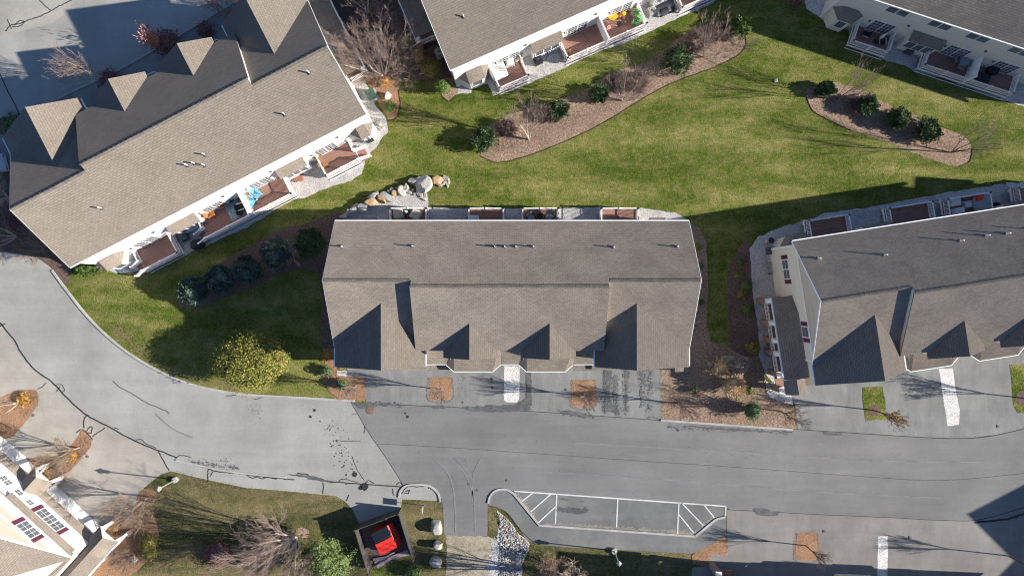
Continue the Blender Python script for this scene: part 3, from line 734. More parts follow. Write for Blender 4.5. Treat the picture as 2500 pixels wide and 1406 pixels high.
def deck(par, x0, x1, y0, y1, z=0.75, left=True, right=True, privacy=None, stair=None):
    """x0<x1, y0 at the wall, y1 the outer edge; stair: None, 'x0' or 'x1' (open corner bay with steps down)"""
    mb = MB(); mb.box(x0, y0, z - 0.12, x1, y1, z)
    d = mb.build('deck', 'deck', par)
    fr = MB()
    fr.box(x0 - 0.03, y0, z - 0.32, x0 - 0.001, y1 + 0.03, z - 0.02); fr.box(x1 + 0.001, y0, z - 0.32, x1 + 0.03, y1 + 0.03, z - 0.02)
    fr.box(x0 - 0.001, y1 + 0.001, z - 0.32, x1 + 0.001, y1 + 0.032, z - 0.02)
    fr.box(x0 - 0.05, y1 + 0.1, 0.0, x1 + 0.05, y1 + 0.15, 0.1)
    for x in (x0 + 0.15, (x0 + x1) / 2, x1 - 0.15): fr.box(x - 0.07, y1 - 0.25, 0, x + 0.07, y1 - 0.11, z - 0.121)
    fr.build('deck_frame', 'white', d)
    r = MB(); e = 0.08
    yi = y0 + 1.0
    railing(r, (x0 + e, y1 - e), (x1 - e, y1 - e), z)
    sx = {'x0': x0, 'x1': x1}.get(stair)
    for xx, on, nm in ((x0 + e, left, 'x0'), (x1 - e, right, 'x1')):
        if not on: continue
        if stair == nm: railing(r, (xx, y0 + 0.1), (xx, y1 - 1.15), z)
        else: railing(r, (xx, y0 + 0.1), (xx, y1 - e), z)
    r.build('railing', 'white', d)
    if stair:
        s = -1 if stair == 'x0' else 1
        st = MB()
        for k in range(3):
            xa = sx + s * (0.005 + 0.3 * k); xb = sx + s * (0.305 + 0.3 * k)
            st.box(min(xa, xb), y1 - 1.1, 0, max(xa, xb), y1 - 0.04, z - 0.19 * (k + 1))
        st.build('steps', 'deck', d)
        r = MB()
        for yy in (y1 - 0.1, y1 - 1.12):
            railing(r, (sx + s * 0.08, yy, z - 0.05), (sx + s * 1.15, yy, 0.0), 0)
        r.build('stair_railing', 'white', d)
    if privacy is not None:
        p = MB(); p.box(privacy - 0.05, y0 + 0.03, z, privacy + 0.05, y1 - 0.05, z + 1.85)
        p.box(privacy - 0.09, y1 - 0.16, z, privacy + 0.09, y1 + 0.02, z + 2.0)
        p.box(privacy - 0.07, y0 + 0.03, z + 1.851, privacy + 0.07, y1 - 0.161, z + 1.92)
        p.build('privacy_wall', 'white', d)
    return d

def slab_obj(name, mat, par, polys, t=0.16):
    mb = MB()
    for p in polys: mb.slab(p, t)
    return mb.build(name, mat, par)

def vent(par, x, y, zroof, h=0.6, r=0.055):
    mb = MB(); mb.tube((0, 0, -0.2), (0, 0, h), r, r, 10)
    o = mb.build('vent_pipe', 'white', par, (x, y, zroof))
    MB().lathe([(0.17, 0.0), (0.16, 0.06), (r + 0.012, 0.14), (r + 0.012, 0.2)], (0, 0, 0), 12).build('flashing', 'flash', o)
M['flash'] = plain('vent_flashing', (0.1, 0.1, 0.11), 0.5, 0.1)

def side_porch(par, s, xw, y1=0.25, y2=-7.6, tip=True):
    """covered porch along the end wall at x = xw, on side s (+1/-1)"""
    X = lambda d: xw + s * d
    ze, zt, fl = 4.1, 5.0, 1.25
    pr = thing_part('porch', par)
    roof = [[(X(1.98), y1 + 0.1, ze), (X(1.98), y2, ze), (X(0), y2, zt), (X(0), y1 - 1.6, zt)],
            [(X(1.98), y1 + 0.1, ze), (X(0), y1 - 1.6, zt), (X(0), y1 + 0.1, ze)]]
    slab_obj('porch_roof', 'shingle', pr, roof, 0.14)
    gt = MB(); gt.box(min(X(1.98), X(2.1)), y2, ze - 0.13, max(X(1.98), X(2.1)), y1 + 0.2, ze - 0.01)
    if tip:
        xr = X(1.1)
        yt = y2 - 1.5
        slab_obj('porch_gable', 'shingle', pr, [[(X(2.02), yt, ze - 0.1), (xr, yt, ze + 0.75), (xr, y2 - 0.06, ze + 0.75), (X(2.02), y2 - 0.06, ze - 0.1)],
                                              [(xr, yt, ze + 0.75), (X(0.0), yt, ze - 0.1), (X(0.0), y2 - 0.06, ze - 0.1), (xr, y2 - 0.06, ze + 0.75)]], 0.12)
        gt.box(min(X(2.02), X(0.2)), y2 - 0.05, ze - 0.02, max(X(2.02), X(0.2)), y2 + 0.04, ze + 0.1)
        w = MB(); w.yprism([(X(2.05), ze - 0.25), (xr, ze + 0.55), (X(0.12), ze - 0.25)], yt + 0.18, y2 - 0.1)
        w.build('porch_wall', 'siding', pr)
    gt.build('gutter', 'white', pr)
    fm = MB(); fm.box(min(X(0.0), X(1.85)), y2 - 1.2, fl - 0.15, max(X(0.0), X(1.85)), y1, fl); fm.build('porch_floor', 'deck', pr)
    rl = MB()
    cols = [y1 - 0.2, -2.15, -3.9, -5.2, -7.3]
    for a, b in zip(cols[:-1], cols[1:]): railing(rl, (X(1.78), a - 0.2), (X(1.78), b + 0.2), fl, posts=False)
    railing(rl, (X(1.6), y1 - 0.1), (X(0.1), y1 - 0.1), fl, posts=False)
    rl.build('porch_railing', 'white', pr)
    for yy in cols + [y2 - 1.25]:
        c = MB(); c.box(min(X(1.55), X(2.05)), yy - 0.25, 0, max(X(1.55), X(2.05)), yy + 0.25, 2.55); co = c.build('brick_pier', 'pier', pr)
        c = MB(); c.box(min(X(1.5), X(2.1)), yy - 0.3, 2.55, max(X(1.5), X(2.1)), yy + 0.3, 2.63)
        c.box(min(X(1.64), X(1.96)), yy - 0.16, 2.63, max(X(1.64), X(1.96)), yy + 0.16, ze - 0.16); c.build('column', 'white', co)
    return pr
def thing_part(name, par):
    o = bpy.data.objects.new(name, None); COL.objects.link(o); o.parent = par; o.empty_display_size = 0.3
    return o

def townhouse(label, fr, x0, x1, c1, c2, garages, dorms, decks, bays, sliders, vents, upper=(), porch=None, siding='siding', shingle='shingle', group='townhouse rows', ends='both', angled=(), piece_pent=True):
    ox, oy, deg = fr
    T = thing('townhouse_row', label, 'building', (ox, oy, 0), rad(deg), group)
    BE, ZE, ZR = 5.5, 6.8, 10.9
    sb = (ZR - ZE) / BE
    ZC = ZR + sb * 0.5
    sf = 0.636; FE = 6.3; CF = 6.45
    zf = ZR - sf * FE; zcf = ZC - sf * (CF - 0.5)
    # walls: three blocks, then the ground-floor front
    wl = MB()
    def block(a, b, yr, zr, yf, zfe):
        q = 0.2
        wl.xprism([(-(yf - 0.35), 0), (BE - 0.35, 0), (BE - 0.35, ZE + sb * 0.35 - q), (yr, zr - q), (-(yf - 0.35), zfe + sf * 0.35 - q)], a, b)
    block(x0 + 0.3, c1 - 0.002, 0, ZR, FE, zf)
    block(c1 + 0.0, c2 - 0.0, -0.5, ZC, CF, zcf)
    block(c2 + 0.002, x1 - 0.3, 0, ZR, FE, zf)
    wl.box(c1 + 0.01, -7.5, 0, c2 - 0.01, -6.101, 3.15)
    for gx0, gx1, gr in garages:
        zr = 9.6; ze = 6.9
        wl.yprism([(gx0 + 0.35, 0), (gx1 - 0.35, 0), (gx1 - 0.35, ze + 0.1), (gr, zr - 0.2), (gx0 + 0.35, ze + 0.1)], -7.55, -5.96)
    for dx0, dx1, dr in dorms:
        wl.yprism([(dx0 + 0.3, 3.2), (dx1 - 0.3, 3.2), (dx1 - 0.3, 7.42), (dr, 8.9), (dx0 + 0.3, 7.42)], -6.75, -5.9)
        wl.prism([(dx0 + 0.1, -7.501), (dx0 + 0.7, -8.45), (dx1 - 0.7, -8.45), (dx1 - 0.1, -7.501)], 0, 3.1)
    W_ = wl.build('wall', siding, T)
    # roofs
    back = [[(x0, BE, ZE), (x1, BE, ZE), (x1, 0, ZR), (c2, 0, ZR), (c2, -0.5, ZC), (c1, -0.5, ZC), (c1, 0, ZR), (x0, 0, ZR)]]
    slab_obj('roof', shingle, T, back + [[(x0, 0, ZR), (c1, 0, ZR), (c1, -FE, zf), (x0, -FE, zf)], [(c2, 0, ZR), (x1, 0, ZR), (x1, -FE, zf), (c2, -FE, zf)],
                                         [(c1 - 0.08, -0.5, ZC + 0.002), (c2 + 0.08, -0.5, ZC + 0.002), (c2 + 0.08, -CF, zcf), (c1 - 0.08, -CF, zcf)]])
    for a, b, y, z in ((x0 + 0.1, c1 - 0.1, 0, ZR), (c2 + 0.1, x1 - 0.1, 0, ZR), (c1, c2, -0.5, ZC)):
        rc = MB(); n = int((b - a) / 0.24)
        for i in range(n):
            xa = a + (b - a) * i / n; xb = a + (b - a) * (i + 0.96) / n; dz = 0.012 + 0.012 * (i % 2)
            rc.slab([(xa, y + 0.17, z - 0.17 * sb + dz), (xb, y + 0.17, z - 0.17 * sb + dz + 0.01), (xb, y, z + dz + 0.03), (xa, y, z + dz + 0.02)], 0.02)
            rc.slab([(xa, y, z + dz + 0.02), (xb, y, z + dz + 0.03), (xb, y - 0.19, z - 0.19 * sf + dz + 0.01), (xa, y - 0.19, z - 0.19 * sf + dz)], 0.02)
        rc.build('ridge_cap', 'cap', T)
    for gx0, gx1, gr in garages:
        a, b = gx0 - 0.012, gx1 + 0.012
        slab_obj('gable_roof', 'shingle_warm' if shingle == 'shingle' else shingle, T, [[(a, -8.0, 6.9), (gr, -8.0, 9.6), (gr, -1.7, 9.6), (a, -6.1, 6.9)], [(gr, -8.0, 9.6), (b, -8.0, 6.9), (b, -6.1 if b > x1 - 1 else -5.9, 6.9), (gr, -1.7, 9.6)]])
        # pent roof over the garage doors, doors, window
        mb = MB(); mb.slab([(a + 0.2, -8.75, 2.75), (b - 0.2, -8.75, 2.75), (b - 0.2, -7.5, 3.35), (a + 0.2, -7.5, 3.35)], 0.12)
        mb.build('pent_roof', 'shingle', T)
        w2 = (b - a - 2.2) / 2
        for k in (0, 1):
            cx = a + 0.8 + w2 * (k + 0.5) + 0.3 * k
            MB().box(cx - w2 / 2, -7.6, 0.0, cx + w2 / 2, -7.552, 2.2).build('garage_door', 'garage', T)
        window(T, gr, -7.56, 4.9, 1.7, 1.4, 's', 2, True)
    for dx0, dx1, dr in dorms:
        slab_obj('dormer_roof', 'shingle_warm' if shingle == 'shingle' else shingle, T, [[(dx0, -7.1, 7.42), (dr, -7.1, 9.15), (dr, -2.8, 9.15), (dx0, -2.8, 7.42)], [(dr, -7.1, 9.15), (dx1, -7.1, 7.42), (dx1, -2.8, 7.42), (dr, -2.8, 9.15)]], 0.13)
        window(T, dr, -6.76, 5.6, 1.7, 1.3, 's', 2)
        window(T, dr, -8.46, 1.5, 1.9, 1.5, 's', 3)
    # skirt roof over the front doors, bumping out round each bay
    zs, yo, yb = 3.2, -8.15, -8.85
    ye, z4 = -6.1, 4.5
    xs = [(c1 + 0.1, yo)]
    for dx0, dx1, dr in dorms: xs += [(dx0 - 0.15, yo), (dx0 + 0.65, yb), (dx1 - 0.65, yb), (dx1 + 0.15, yo)]
    xs += [(c2 - 0.1, yo)]
    polys = []
    for (xa, ya), (xb, yb_) in zip(xs[:-1], xs[1:]):
        f = lambda xx, yy: (xx, ye, z4 if yy == yo else z4)
        polys.append([(xa, ya, zs), (xb, yb_, zs), (xb if ya == yb_ else (xb if yb_ == yb else xb), ye, z4), (xa, ye, z4)])
    slab_obj('skirt_roof', 'shingle', T, polys, 0.12)
    gt = MB()
    for (xa, ya), (xb, yb_) in zip(xs[:-1], xs[1:]):
        ang = math.atan2(yb_ - ya, xb - xa); L = math.dist((xa, ya), (xb, yb_))
        gt.obox(((xa + xb) / 2 + 0.05 * math.sin(ang), (ya + yb_) / 2 - 0.05, zs - 0.06), (L + 0.03, 0.065, 0.09), ang)
    gt.box(x0, BE, ZE - 0.11, x1, BE + 0.09, ZE - 0.005)
    for gx0, gx1, gr in garages:
        for xx in (gx0 - 0.1, gx1): gt.box(xx, -7.9, 6.78, xx + 0.1, -6.0, 6.9)
    gt.build('gutter', 'white', T)
    if piece_pent:
        for a, b in ((c1 + 0.25, c1 + 2.6), (c2 - 2.3, c2 - 0.15)):
            slab_obj('pent_roof', 'shingle', T, [[(a, -8.85, 2.45), (b, -8.85, 2.45), (b, -7.52, 2.9), (a, -7.52, 2.9)]], 0.1)
    # trim at both gable ends
    for s, xw in ((-1, x0), (1, x1)):
        tr = MB()
        xo = xw + (0.3 - 0.024 if s < 0 else -0.3 + 0.024)
        a, b = sorted((xo, xo + s * 0.03))
        tr.box(a, -(FE - 0.36), 6.68, b, BE - 0.36, 6.84)
        tr.box(a, BE - 0.52, 0.0, b + 0, BE - 0.34, 6.67); tr.box(a, -(FE - 0.35), 0, b, -(FE - 0.52), 6.67)
        xe = xw + s * 0.001
        a2, b2 = sorted((xe, xe + s * 0.04))
        tr.xprism([(BE, ZE - 0.01), (0, ZR - 0.01), (-FE, zf - 0.01), (-FE, zf - 0.2), (0, ZR - 0.22), (BE, ZE - 0.2)], a2, b2)
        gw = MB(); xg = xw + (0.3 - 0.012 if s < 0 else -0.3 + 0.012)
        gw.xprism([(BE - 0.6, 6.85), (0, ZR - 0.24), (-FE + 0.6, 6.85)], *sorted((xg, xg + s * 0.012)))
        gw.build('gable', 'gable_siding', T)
        tr.build('trim', 'white', T)
    # back of the house
    for b0, b1 in bays:
        yo_ = 5.75
        mb = MB(); mb.box(b0 + 0.12, BE - 0.349, 0, b1 - 0.12, yo_, 2.75); bo = mb.build('bay', siding, T)
        MB().slab([(b0, yo_ + 0.25, 2.72), (b1, yo_ + 0.25, 2.72), (b1, BE - 0.34, 3.3), (b0, BE - 0.34, 3.3)], 0.1).build('bay_roof', 'shingle', bo)
        window(bo, (b0 + b1) / 2, yo_ + 0.005, 1.55, (b1 - b0) - 0.8, 1.3, 'n', 3, grid=(1, 1))
        tb = MB(); tb.box(b0 + 0.1, yo_ + 0.001, 0.3, b1 - 0.1, yo_ + 0.03, 0.42); tb.build('bay_trim', 'white', bo)
    for b0, b1 in angled:
        yo_ = 6.0; yw = BE - 0.349
        mb = MB(); mb.prism([(b0 + 0.1, yw), (b0 + 0.8, yo_), (b1 - 0.8, yo_), (b1 - 0.1, yw)][::-1], 0, 2.75); bo = mb.build('bay', siding, T)
        yz = yo_ + 0.22
        MB().slab([(b0 + 0.7, yz, 2.72), (b0 - 0.1, yw, 2.72), (b0 + 0.75, yw + 0.05, 3.5)], 0.08).slab([(b0 + 0.7, yz, 2.72), (b0 + 0.75, yw + 0.05, 3.5), (b1 - 0.75, yw + 0.05, 3.5), (b1 - 0.7, yz, 2.72)], 0.08).slab([(b1 - 0.7, yz, 2.72), (b1 - 0.75, yw + 0.05, 3.5), (b1 + 0.1, yw, 2.72)], 0.08).build('bay_roof', 'shingle', bo)
        window(bo, (b0 + b1) / 2, yo_ + 0.005, 1.55, (b1 - b0) - 2.1, 1.3, 'n', 1, grid=(1, 1))
    for a in decks: deck(T, *a[:2], BE - 0.349, a[2], 0.75, **(a[3] if len(a) > 3 else {}))
    for x in sliders: window(T, x, BE - 0.345, 1.85, 2.1, 2.05, 'n', 2, grid=(3, 4), door=True)
    for x in upper: window(T, x, BE - 0.345, 5.45, 2.0, 1.0, 'n', 2, grid=(1, 1))
    fx = MB()
    for x in sliders: fx.lathe([(0.03, 0), (0.09, 0.03), (0.09, 0.2), (0.02, 0.25)], (x + 1.45, BE - 0.25, 2.3), 8)
    for x in sliders: fx.box(x - 1.9, BE - 0.349, 3.6, x - 1.7, BE - 0.24, 3.8)
    fx.build('wall_light', 'flash', T)
    for v in vents:
        x, y = v[0], v[1]
        z = (ZR - sb * y) if y > 0 else ZR
        vent(T, x, y, z, v[2] if len(v) > 2 else 0.6)
    if porch: side_porch(T, porch, x0 + 0.3 if porch < 0 else x1 - 0.3)
    return T
M['cap'] = m_shingle('ridge_shingle', (0.17, 0.15, 0.13), (0.23, 0.205, 0.178))

centre = townhouse('grey-brown shingled townhouse row in the middle, two big front gables flanking two small dormers', (0, 0.7, 0), -16.4, 16.4, -8.75, 8.35,
    [(-16.35, -8.0, -11.6), (7.66, 16.35, 11.05)], [(-6.3, -1.25, -3.8), (0.79, 5.85, 3.36)],
    [(-12.3, -8.55, 7.35), (-4.4, -0.8, 7.35), (1.0, 4.75, 7.35), (8.9, 12.75, 7.35)], [(-8.05, -4.5), (4.8, 8.1)], [-10.4, -2.6, 2.9, 10.8],
    [(-15.2, 3.0), (-8.9, 3.05), (-1.55, 3.0), (-0.65, 3.0), (0.35, 3.0), (1.9, 3.0), (9.1, 2.95), (14.8, 3.0)], upper=(-13.5, -6, 5.8, 13.6), angled=[(-15.7, -12.6), (12.9, 15.8)])
cn = thing_part('side_canopy', centre)
slab_obj('canopy_roof', 'shingle', cn, [[(17.95, -0.3, 4.2), (17.95, -3.0, 4.2), (16.1, -3.0, 5.1), (16.1, -0.3, 5.1)], [(17.1, -3.01, 4.5), (17.1, -4.8, 4.5), (16.1, -4.8, 5.0), (16.1, -3.01, 5.0)], [(16.85, -7.3, 3.0), (16.85, -8.9, 3.0), (15.9, -8.9, 3.4), (15.9, -7.3, 3.4)]], 0.12)
m_ = MB()
for yy in (-0.6, -2.8): m_.box(17.6, yy - 0.08, 0, 17.76, yy + 0.08, 4.1)
m_.build('column', 'white', cn)
A = townhouse('taupe townhouse row at the upper left, blue chairs on one sunny deck', (-29.75, 13.87, 207.3), -15.45, 15.45, -8.1, 8.1,
    [(-15.4, -7.4, -10.87), (7.4, 15.4, 10.9)], [(-6.1, -0.75, -3.5), (0.8, 6.1, 3.4)],
    [(8.0, 12.1, 7.5, dict(stair='x1')), (-4.85, 4.9, 7.5, dict(privacy=-0.35, stair='x1')), (-12.3, -8.6, 7.5, dict(stair='x0'))], [(4.2, 7.3), (-7.7, -4.7)], [10.2, 2.6, -2.6, -9.9],
    [(9.27, 2.8, 0.75), (-1.14, 2.8, 0.75), (0.71, 2.9, 0.75), (0.1, 3.0, 0.75), (-0.53, 3.45, 0.75), (-9.11, 2.85, 0.75), (-12.93, 1.1, 0.75)], siding='siding_pale', porch=-1, angled=[(12.3, 15.3), (-15.3, -12.9)], shingle='shingle_warm')
Eh = townhouse('row at the right, shaded cream end wall with maroon shutters, columned porch', (43.0, 1.43, 8.9), -16.4, 13.9, -8.45, 8.35,
    [(-16.35, -7.9, -11.35), (7.66, 13.85, 10.6)], [(-6.0, -0.75, -3.3), (0.79, 5.85, 3.36)],
    [(-12.35, -8.15, 7.35), (-4.2, 0.3, 7.35), (1.7, 6.15, 7.35), (8.9, 12.75, 7.35)], [(-7.7, -4.6), (6.3, 8.6)], [-10.2, -2.2, 3.6, 10.8],
    [(-15.0, 3.6, 0.75), (-9.3, 3.0, 0.75), (-2.3, 3.2, 0.75), (0.1, 3.3, 0.75), (1.9, 3.2, 0.75), (4.4, 3.2, 0.75)], porch=-1, angled=[(-15.9, -12.6)])
window(Eh, -16.1 - 0.012, 2.9, 3.7, 1.8, 1.35, 'w', 2, True, grid=(1, 2)); window(Eh, -16.1 - 0.012, -3.1, 5.9, 0.95, 1.3, 'w', 1, True, grid=(1, 2)); window(Eh, -16.1 - 0.012, -6.9, 3.4, 0.5, 0.9, 'w', 1, grid=(1, 1))
Ch = townhouse('townhouse row at the top centre with a white hot tub and toys on its decks', (7.07, 31.77, 203.75), -16.4, 16.4, -8.5, 8.5,
    [(-16.35, -8.0, -11.6), (7.66, 16.35, 11.05)], [(-6.3, -1.25, -3.8), (0.79, 5.85, 3.36)],
    [(9.1, 12.4, 7.5), (-3.85, 4.95, 7.5, dict(privacy=0.6)), (-11.8, -7.6, 7.5)], [(4.75, 8.05), (-8.0, -5.2)], [10.35, 2.9, -1.95, -9.8],
    [(13.5, 2.4, 0.6), (9.0, 1.9, 0.6), (2.2, 2.6, 0.6)], siding='siding_pale', porch=1, angled=[(12.6, 15.7)], shingle='shingle_warm')
Dh = townhouse('townhouse row in the top right corner, beige back wall and decks in full shade', (44.96, 28.76, 161.85), -20, 12.65, -12, 4.5,
    [(-19.5, -11.5, -15.5), (4.5, 12.6, 8.6)], [(-9, -4.2, -6.6), (-2.5, 2.5, 0.0)],
    [(5.15, 9.05, 7.25), (-7.95, 1.5, 7.3, dict(privacy=-3.25))], [(0.85, 4.25)], [6.9, -1.0, -6.0],
    [(-7.0, 3.6, 0.8), (-7.7, 3.3, 0.8), (-8.0, 2.7, 0.8), (-8.3, 2.4, 0.8)], upper=(7.26, 3.05, -0.72, -4.95, -9.2), angled=[(9.3, 12.2)])
Gh = townhouse('row below the bottom edge, only brick porch piers and shadow showing', (37.9, -37.9, 177.5), -16.4, 16.4, -8.4, 8.4,
    [(-16.35, -8.0, -11.6), (7.66, 16.35, 11.6)], [(-6.3, -1.25, -3.8), (0.79, 5.85, 3.36)], [], [], [], [], porch=1)
K_ = thing('neighbour_house', 'house beyond the right edge casting a stepped shadow on the lawn', 'building', (60.2, 9.0, 0), 0)
mb = MB(); mb.yprism([(-2.0, 0), (2.5, 0), (2.5, 6.9), (0.5, 8.2), (-2.0, 6.9)], -12, 0); mb.build('wall', 'siding', K_)
slab_obj('roof', 'shingle', K_, [[(-2.3, 0.25, 6.9), (0.5, 0.25, 8.45), (0.5, -12, 8.45), (-2.3, -12, 6.9)], [(0.5, 0.25, 8.45), (2.8, 0.25, 6.95), (2.8, -12, 6.95), (0.5, -12, 8.45)]])
# far right neighbour, outside the frame but casting its shadow over the corner of the road
H_ = thing('neighbour_house', 'house beyond the right edge casting the pointed shadow over the lower right road', 'building', (71.9, -26.0, 0), rad(14.7))
mb = MB(); mb.xprism([(-12, 0), (5, 0), (5, 7), (0, 10.8), (-4.5, 9.2), (-7, 10.4), (-12, 8)], 0.3, 20); mb.build('wall', 'siding', H_)
slab_obj('roof', 'shingle', H_, [[(0, 0, 11), (20, 0, 11), (20, 5.4, 6.9), (0, 5.4, 6.9)], [(0, 0, 11), (0, -4.5, 9.4), (20, -4.5, 9.4), (20, 0, 11)], [(0, -4.5, 9.4), (0, -7, 10.6), (20, -7, 10.6), (20, -4.5, 9.4)], [(0, -7, 10.6), (0, -12.4, 8), (20, -12.4, 8), (20, -7, 10.6)]])

# ------------------------------------------------------------------ the white townhouse at the lower left
# frame: u runs along the front to the lower right, n points out of the front (upper right)
FU = Vector((0.74, -0.672)); FN = Vector((0.672, 0.74))
FD = -46.45
FA = math.atan2(FU.y, FU.x)
Fh = thing('townhouse_row', 'white townhouse row in the bottom left corner, sunlit front with maroon shutters', 'building', (FN.x * FD, FN.y * FD, 0), FA, 'townhouse rows')
# local: x along u (t), y along n (0 at the front wall), front is +y
def Floc(px, py, z):
    w = W(px, py, z); d = w.xy - FN * FD
    return (d.dot(FU), d.dot(FN))
TE = -13.85      # right hand end of the gabled front
mb = MB()
mb.xprism([(0, 0), (0, 6.2), (-5.0, 9.3), (-11.5, 5.2), (-11.5, 0)], -36, TE)      # house body
mb.yprism([(TE, 0), (TE, 6.3), (-19.2, 10.5), (-23.0, 7.2), (-23.0, 0)], -8, 0.02)   # front gable block
mb.yprism([(-28.5, 0), (-28.5, 5.9), (-32, 9.5), (-37, 5.9), (-37, 0)], -8, 0.025)
mb.build('wall', 'siding_pale', Fh)
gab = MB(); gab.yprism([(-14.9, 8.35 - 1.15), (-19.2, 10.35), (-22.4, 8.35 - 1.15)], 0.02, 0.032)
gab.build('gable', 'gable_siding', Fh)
slab_obj('roof', 'shingle_warm', Fh, [[(TE + 0.25, 0.05, 6.0), (TE + 0.25, -5.1, 9.45), (-36, -5.1, 9.45), (-36, 0.05, 6.0)], [(TE + 0.25, -5.1, 9.45), (TE + 0.25, -12, 5.0), (-36, -12, 5.0), (-36, -5.1, 9.45)]], 0.15)
slab_obj('gable_roof', 'shingle_warm', Fh, [[(TE + 0.3, 0.1, 6.25), (-19.2, 0.1, 10.9), (-19.2, -8, 10.9), (TE + 0.3, -8, 6.25)], [(-19.2, 0.1, 10.9), (-23.3, 0.1, 7.3), (-23.3, -8, 7.3), (-19.2, -8, 10.9)]], 0.16)
slab_obj('pent_roof', 'shingle', Fh, [[(-29.4, 0.5, 2.45), (-10.9 - 3.1, 0.5, 2.45), (-14.0, 0.03, 2.95), (-29.4, 0.03, 2.95)], [(-22.0, 0.42, 5.6), (TE - 0.1, 0.42, 5.6), (TE - 0.1, 0.03, 6.05), (-22.0, 0.03, 6.05)]], 0.1)
tr = MB()
tr.slab([(TE + 0.3, 0.102, 6.25), (TE + 0.3, 0.15, 6.25), (-19.2, 0.15, 10.9), (-19.2, 0.102, 10.9)], 0.3)
tr.slab([(-19.2, 0.102, 10.9), (-19.2, 0.15, 10.9), (-23.3, 0.15, 7.3), (-23.3, 0.102, 7.3)], 0.3)
tr.box(-22.5, 0.033, 7.95, -16.0, 0.06, 8.2); tr.box(TE - 0.02, -8, 0, TE + 0.03, -7.8, 6); tr.box(TE + 0.36, -11, 5.75, TE + 0.5, 0.4, 5.95)
tr.build('trim', 'white', Fh)
for x, z, n_ in ((-18.04, 7.15, 2), (-17.95, 4.25, 3)):
    window(Fh, x, 0.03, z, 0.88 * n_, 1.35, 'n', n_, True)
window(Fh, -21.9, 0.03, 4.4, 0.75, 0.6, 'n', 1); window(Fh, -20.45, 0.03, 4.4, 0.6, 0.6, 'n', 1); window(Fh, -23.6, 0.03, 4.4, 1.1, 0.8, 'n', 2)
window(Fh, -25.6, 0.03, 4.9, 1.9, 1.4, 'n', 2)
for x, hw_ in ((-26.0, 1.3), (-19.0, 1.25), (-16.1, 1.2)): MB().box(x - hw_, 0.02, 0, x + hw_, 0.07, 2.15).build('garage_door', 'garage', Fh)
def entry(t, label=None):
    """small gabled entry porch standing proud of the front"""
    P = thing_part('porch', Fh)
    slab_obj('porch_roof', 'shingle', P, [[(t, 1.85, 3.9), (t, -0.3, 3.9), (t - 1.18, -0.3, 2.8), (t - 1.18, 1.85, 2.8)], [(t, 1.85, 3.9), (t + 1.18, 1.85, 2.8), (t + 1.18, -0.3, 2.8), (t, -0.3, 3.9)]], 0.1)
    m = MB(); m.yprism([(t - 1.0, 2.75), (t, 3.7), (t + 1.0, 2.75)], 1.6, 1.75)
    for x in (t - 0.95, t + 0.95): m.box(x - 0.12, 1.5, 0.75, x + 0.12, 1.74, 2.74)
    m.box(t - 1.14, 0.03, 2.58, t - 1.06, 1.8, 2.7); m.box(t + 1.06, 0.03, 2.58, t + 1.14, 1.8, 2.7); m.build('porch_frame', 'white', P)
    for x in (t - 0.95, t + 0.95): MB().box(x - 0.22, 1.4, 0, x + 0.22, 1.84, 0.75).build('brick_pier', 'pier', P)
    m = MB(); m.box(t - 0.9, 0.03, 0, t + 0.9, 1.39, 0.3); m.box(t - 0.6, 1.39, 0, t + 0.6, 2.2, 0.15); m.build('porch_floor', 'deck', P)
    for s_ in (-1, 1): m = MB(); railing(m, (t + s_ * 0.95, 0.1), (t + s_ * 0.95, 1.4), 0.3, 0.8, False); m.build('porch_railing', 'white', P)
entry(-21.8); entry(-13.1)
wg = MB(); wg.yprism([(TE + 0.03, 0), (-12.2, 0), (-12.2, 2.75), (-13.1, 3.6), (TE + 0.03, 3.0)], -9, -0.1); wg.build('side_wing', 'siding_pale', Fh)
slab_obj('side_wing_roof', 'shingle_warm', Fh, [[(-13.1, -0.31, 3.9), (-11.9, -0.31, 2.8), (-11.9, -9.4, 2.8), (-13.1, -9.4, 3.9)], [(-13.1, -0.31, 3.9), (-13.1, -9.4, 3.9), (TE + 0.05, -9.4, 3.3), (TE + 0.05, -0.31, 3.3)]], 0.12)
MB().box(-11.95, -9.3, 2.62, -11.85, 1.8, 2.74).build('gutter', 'white', Fh)
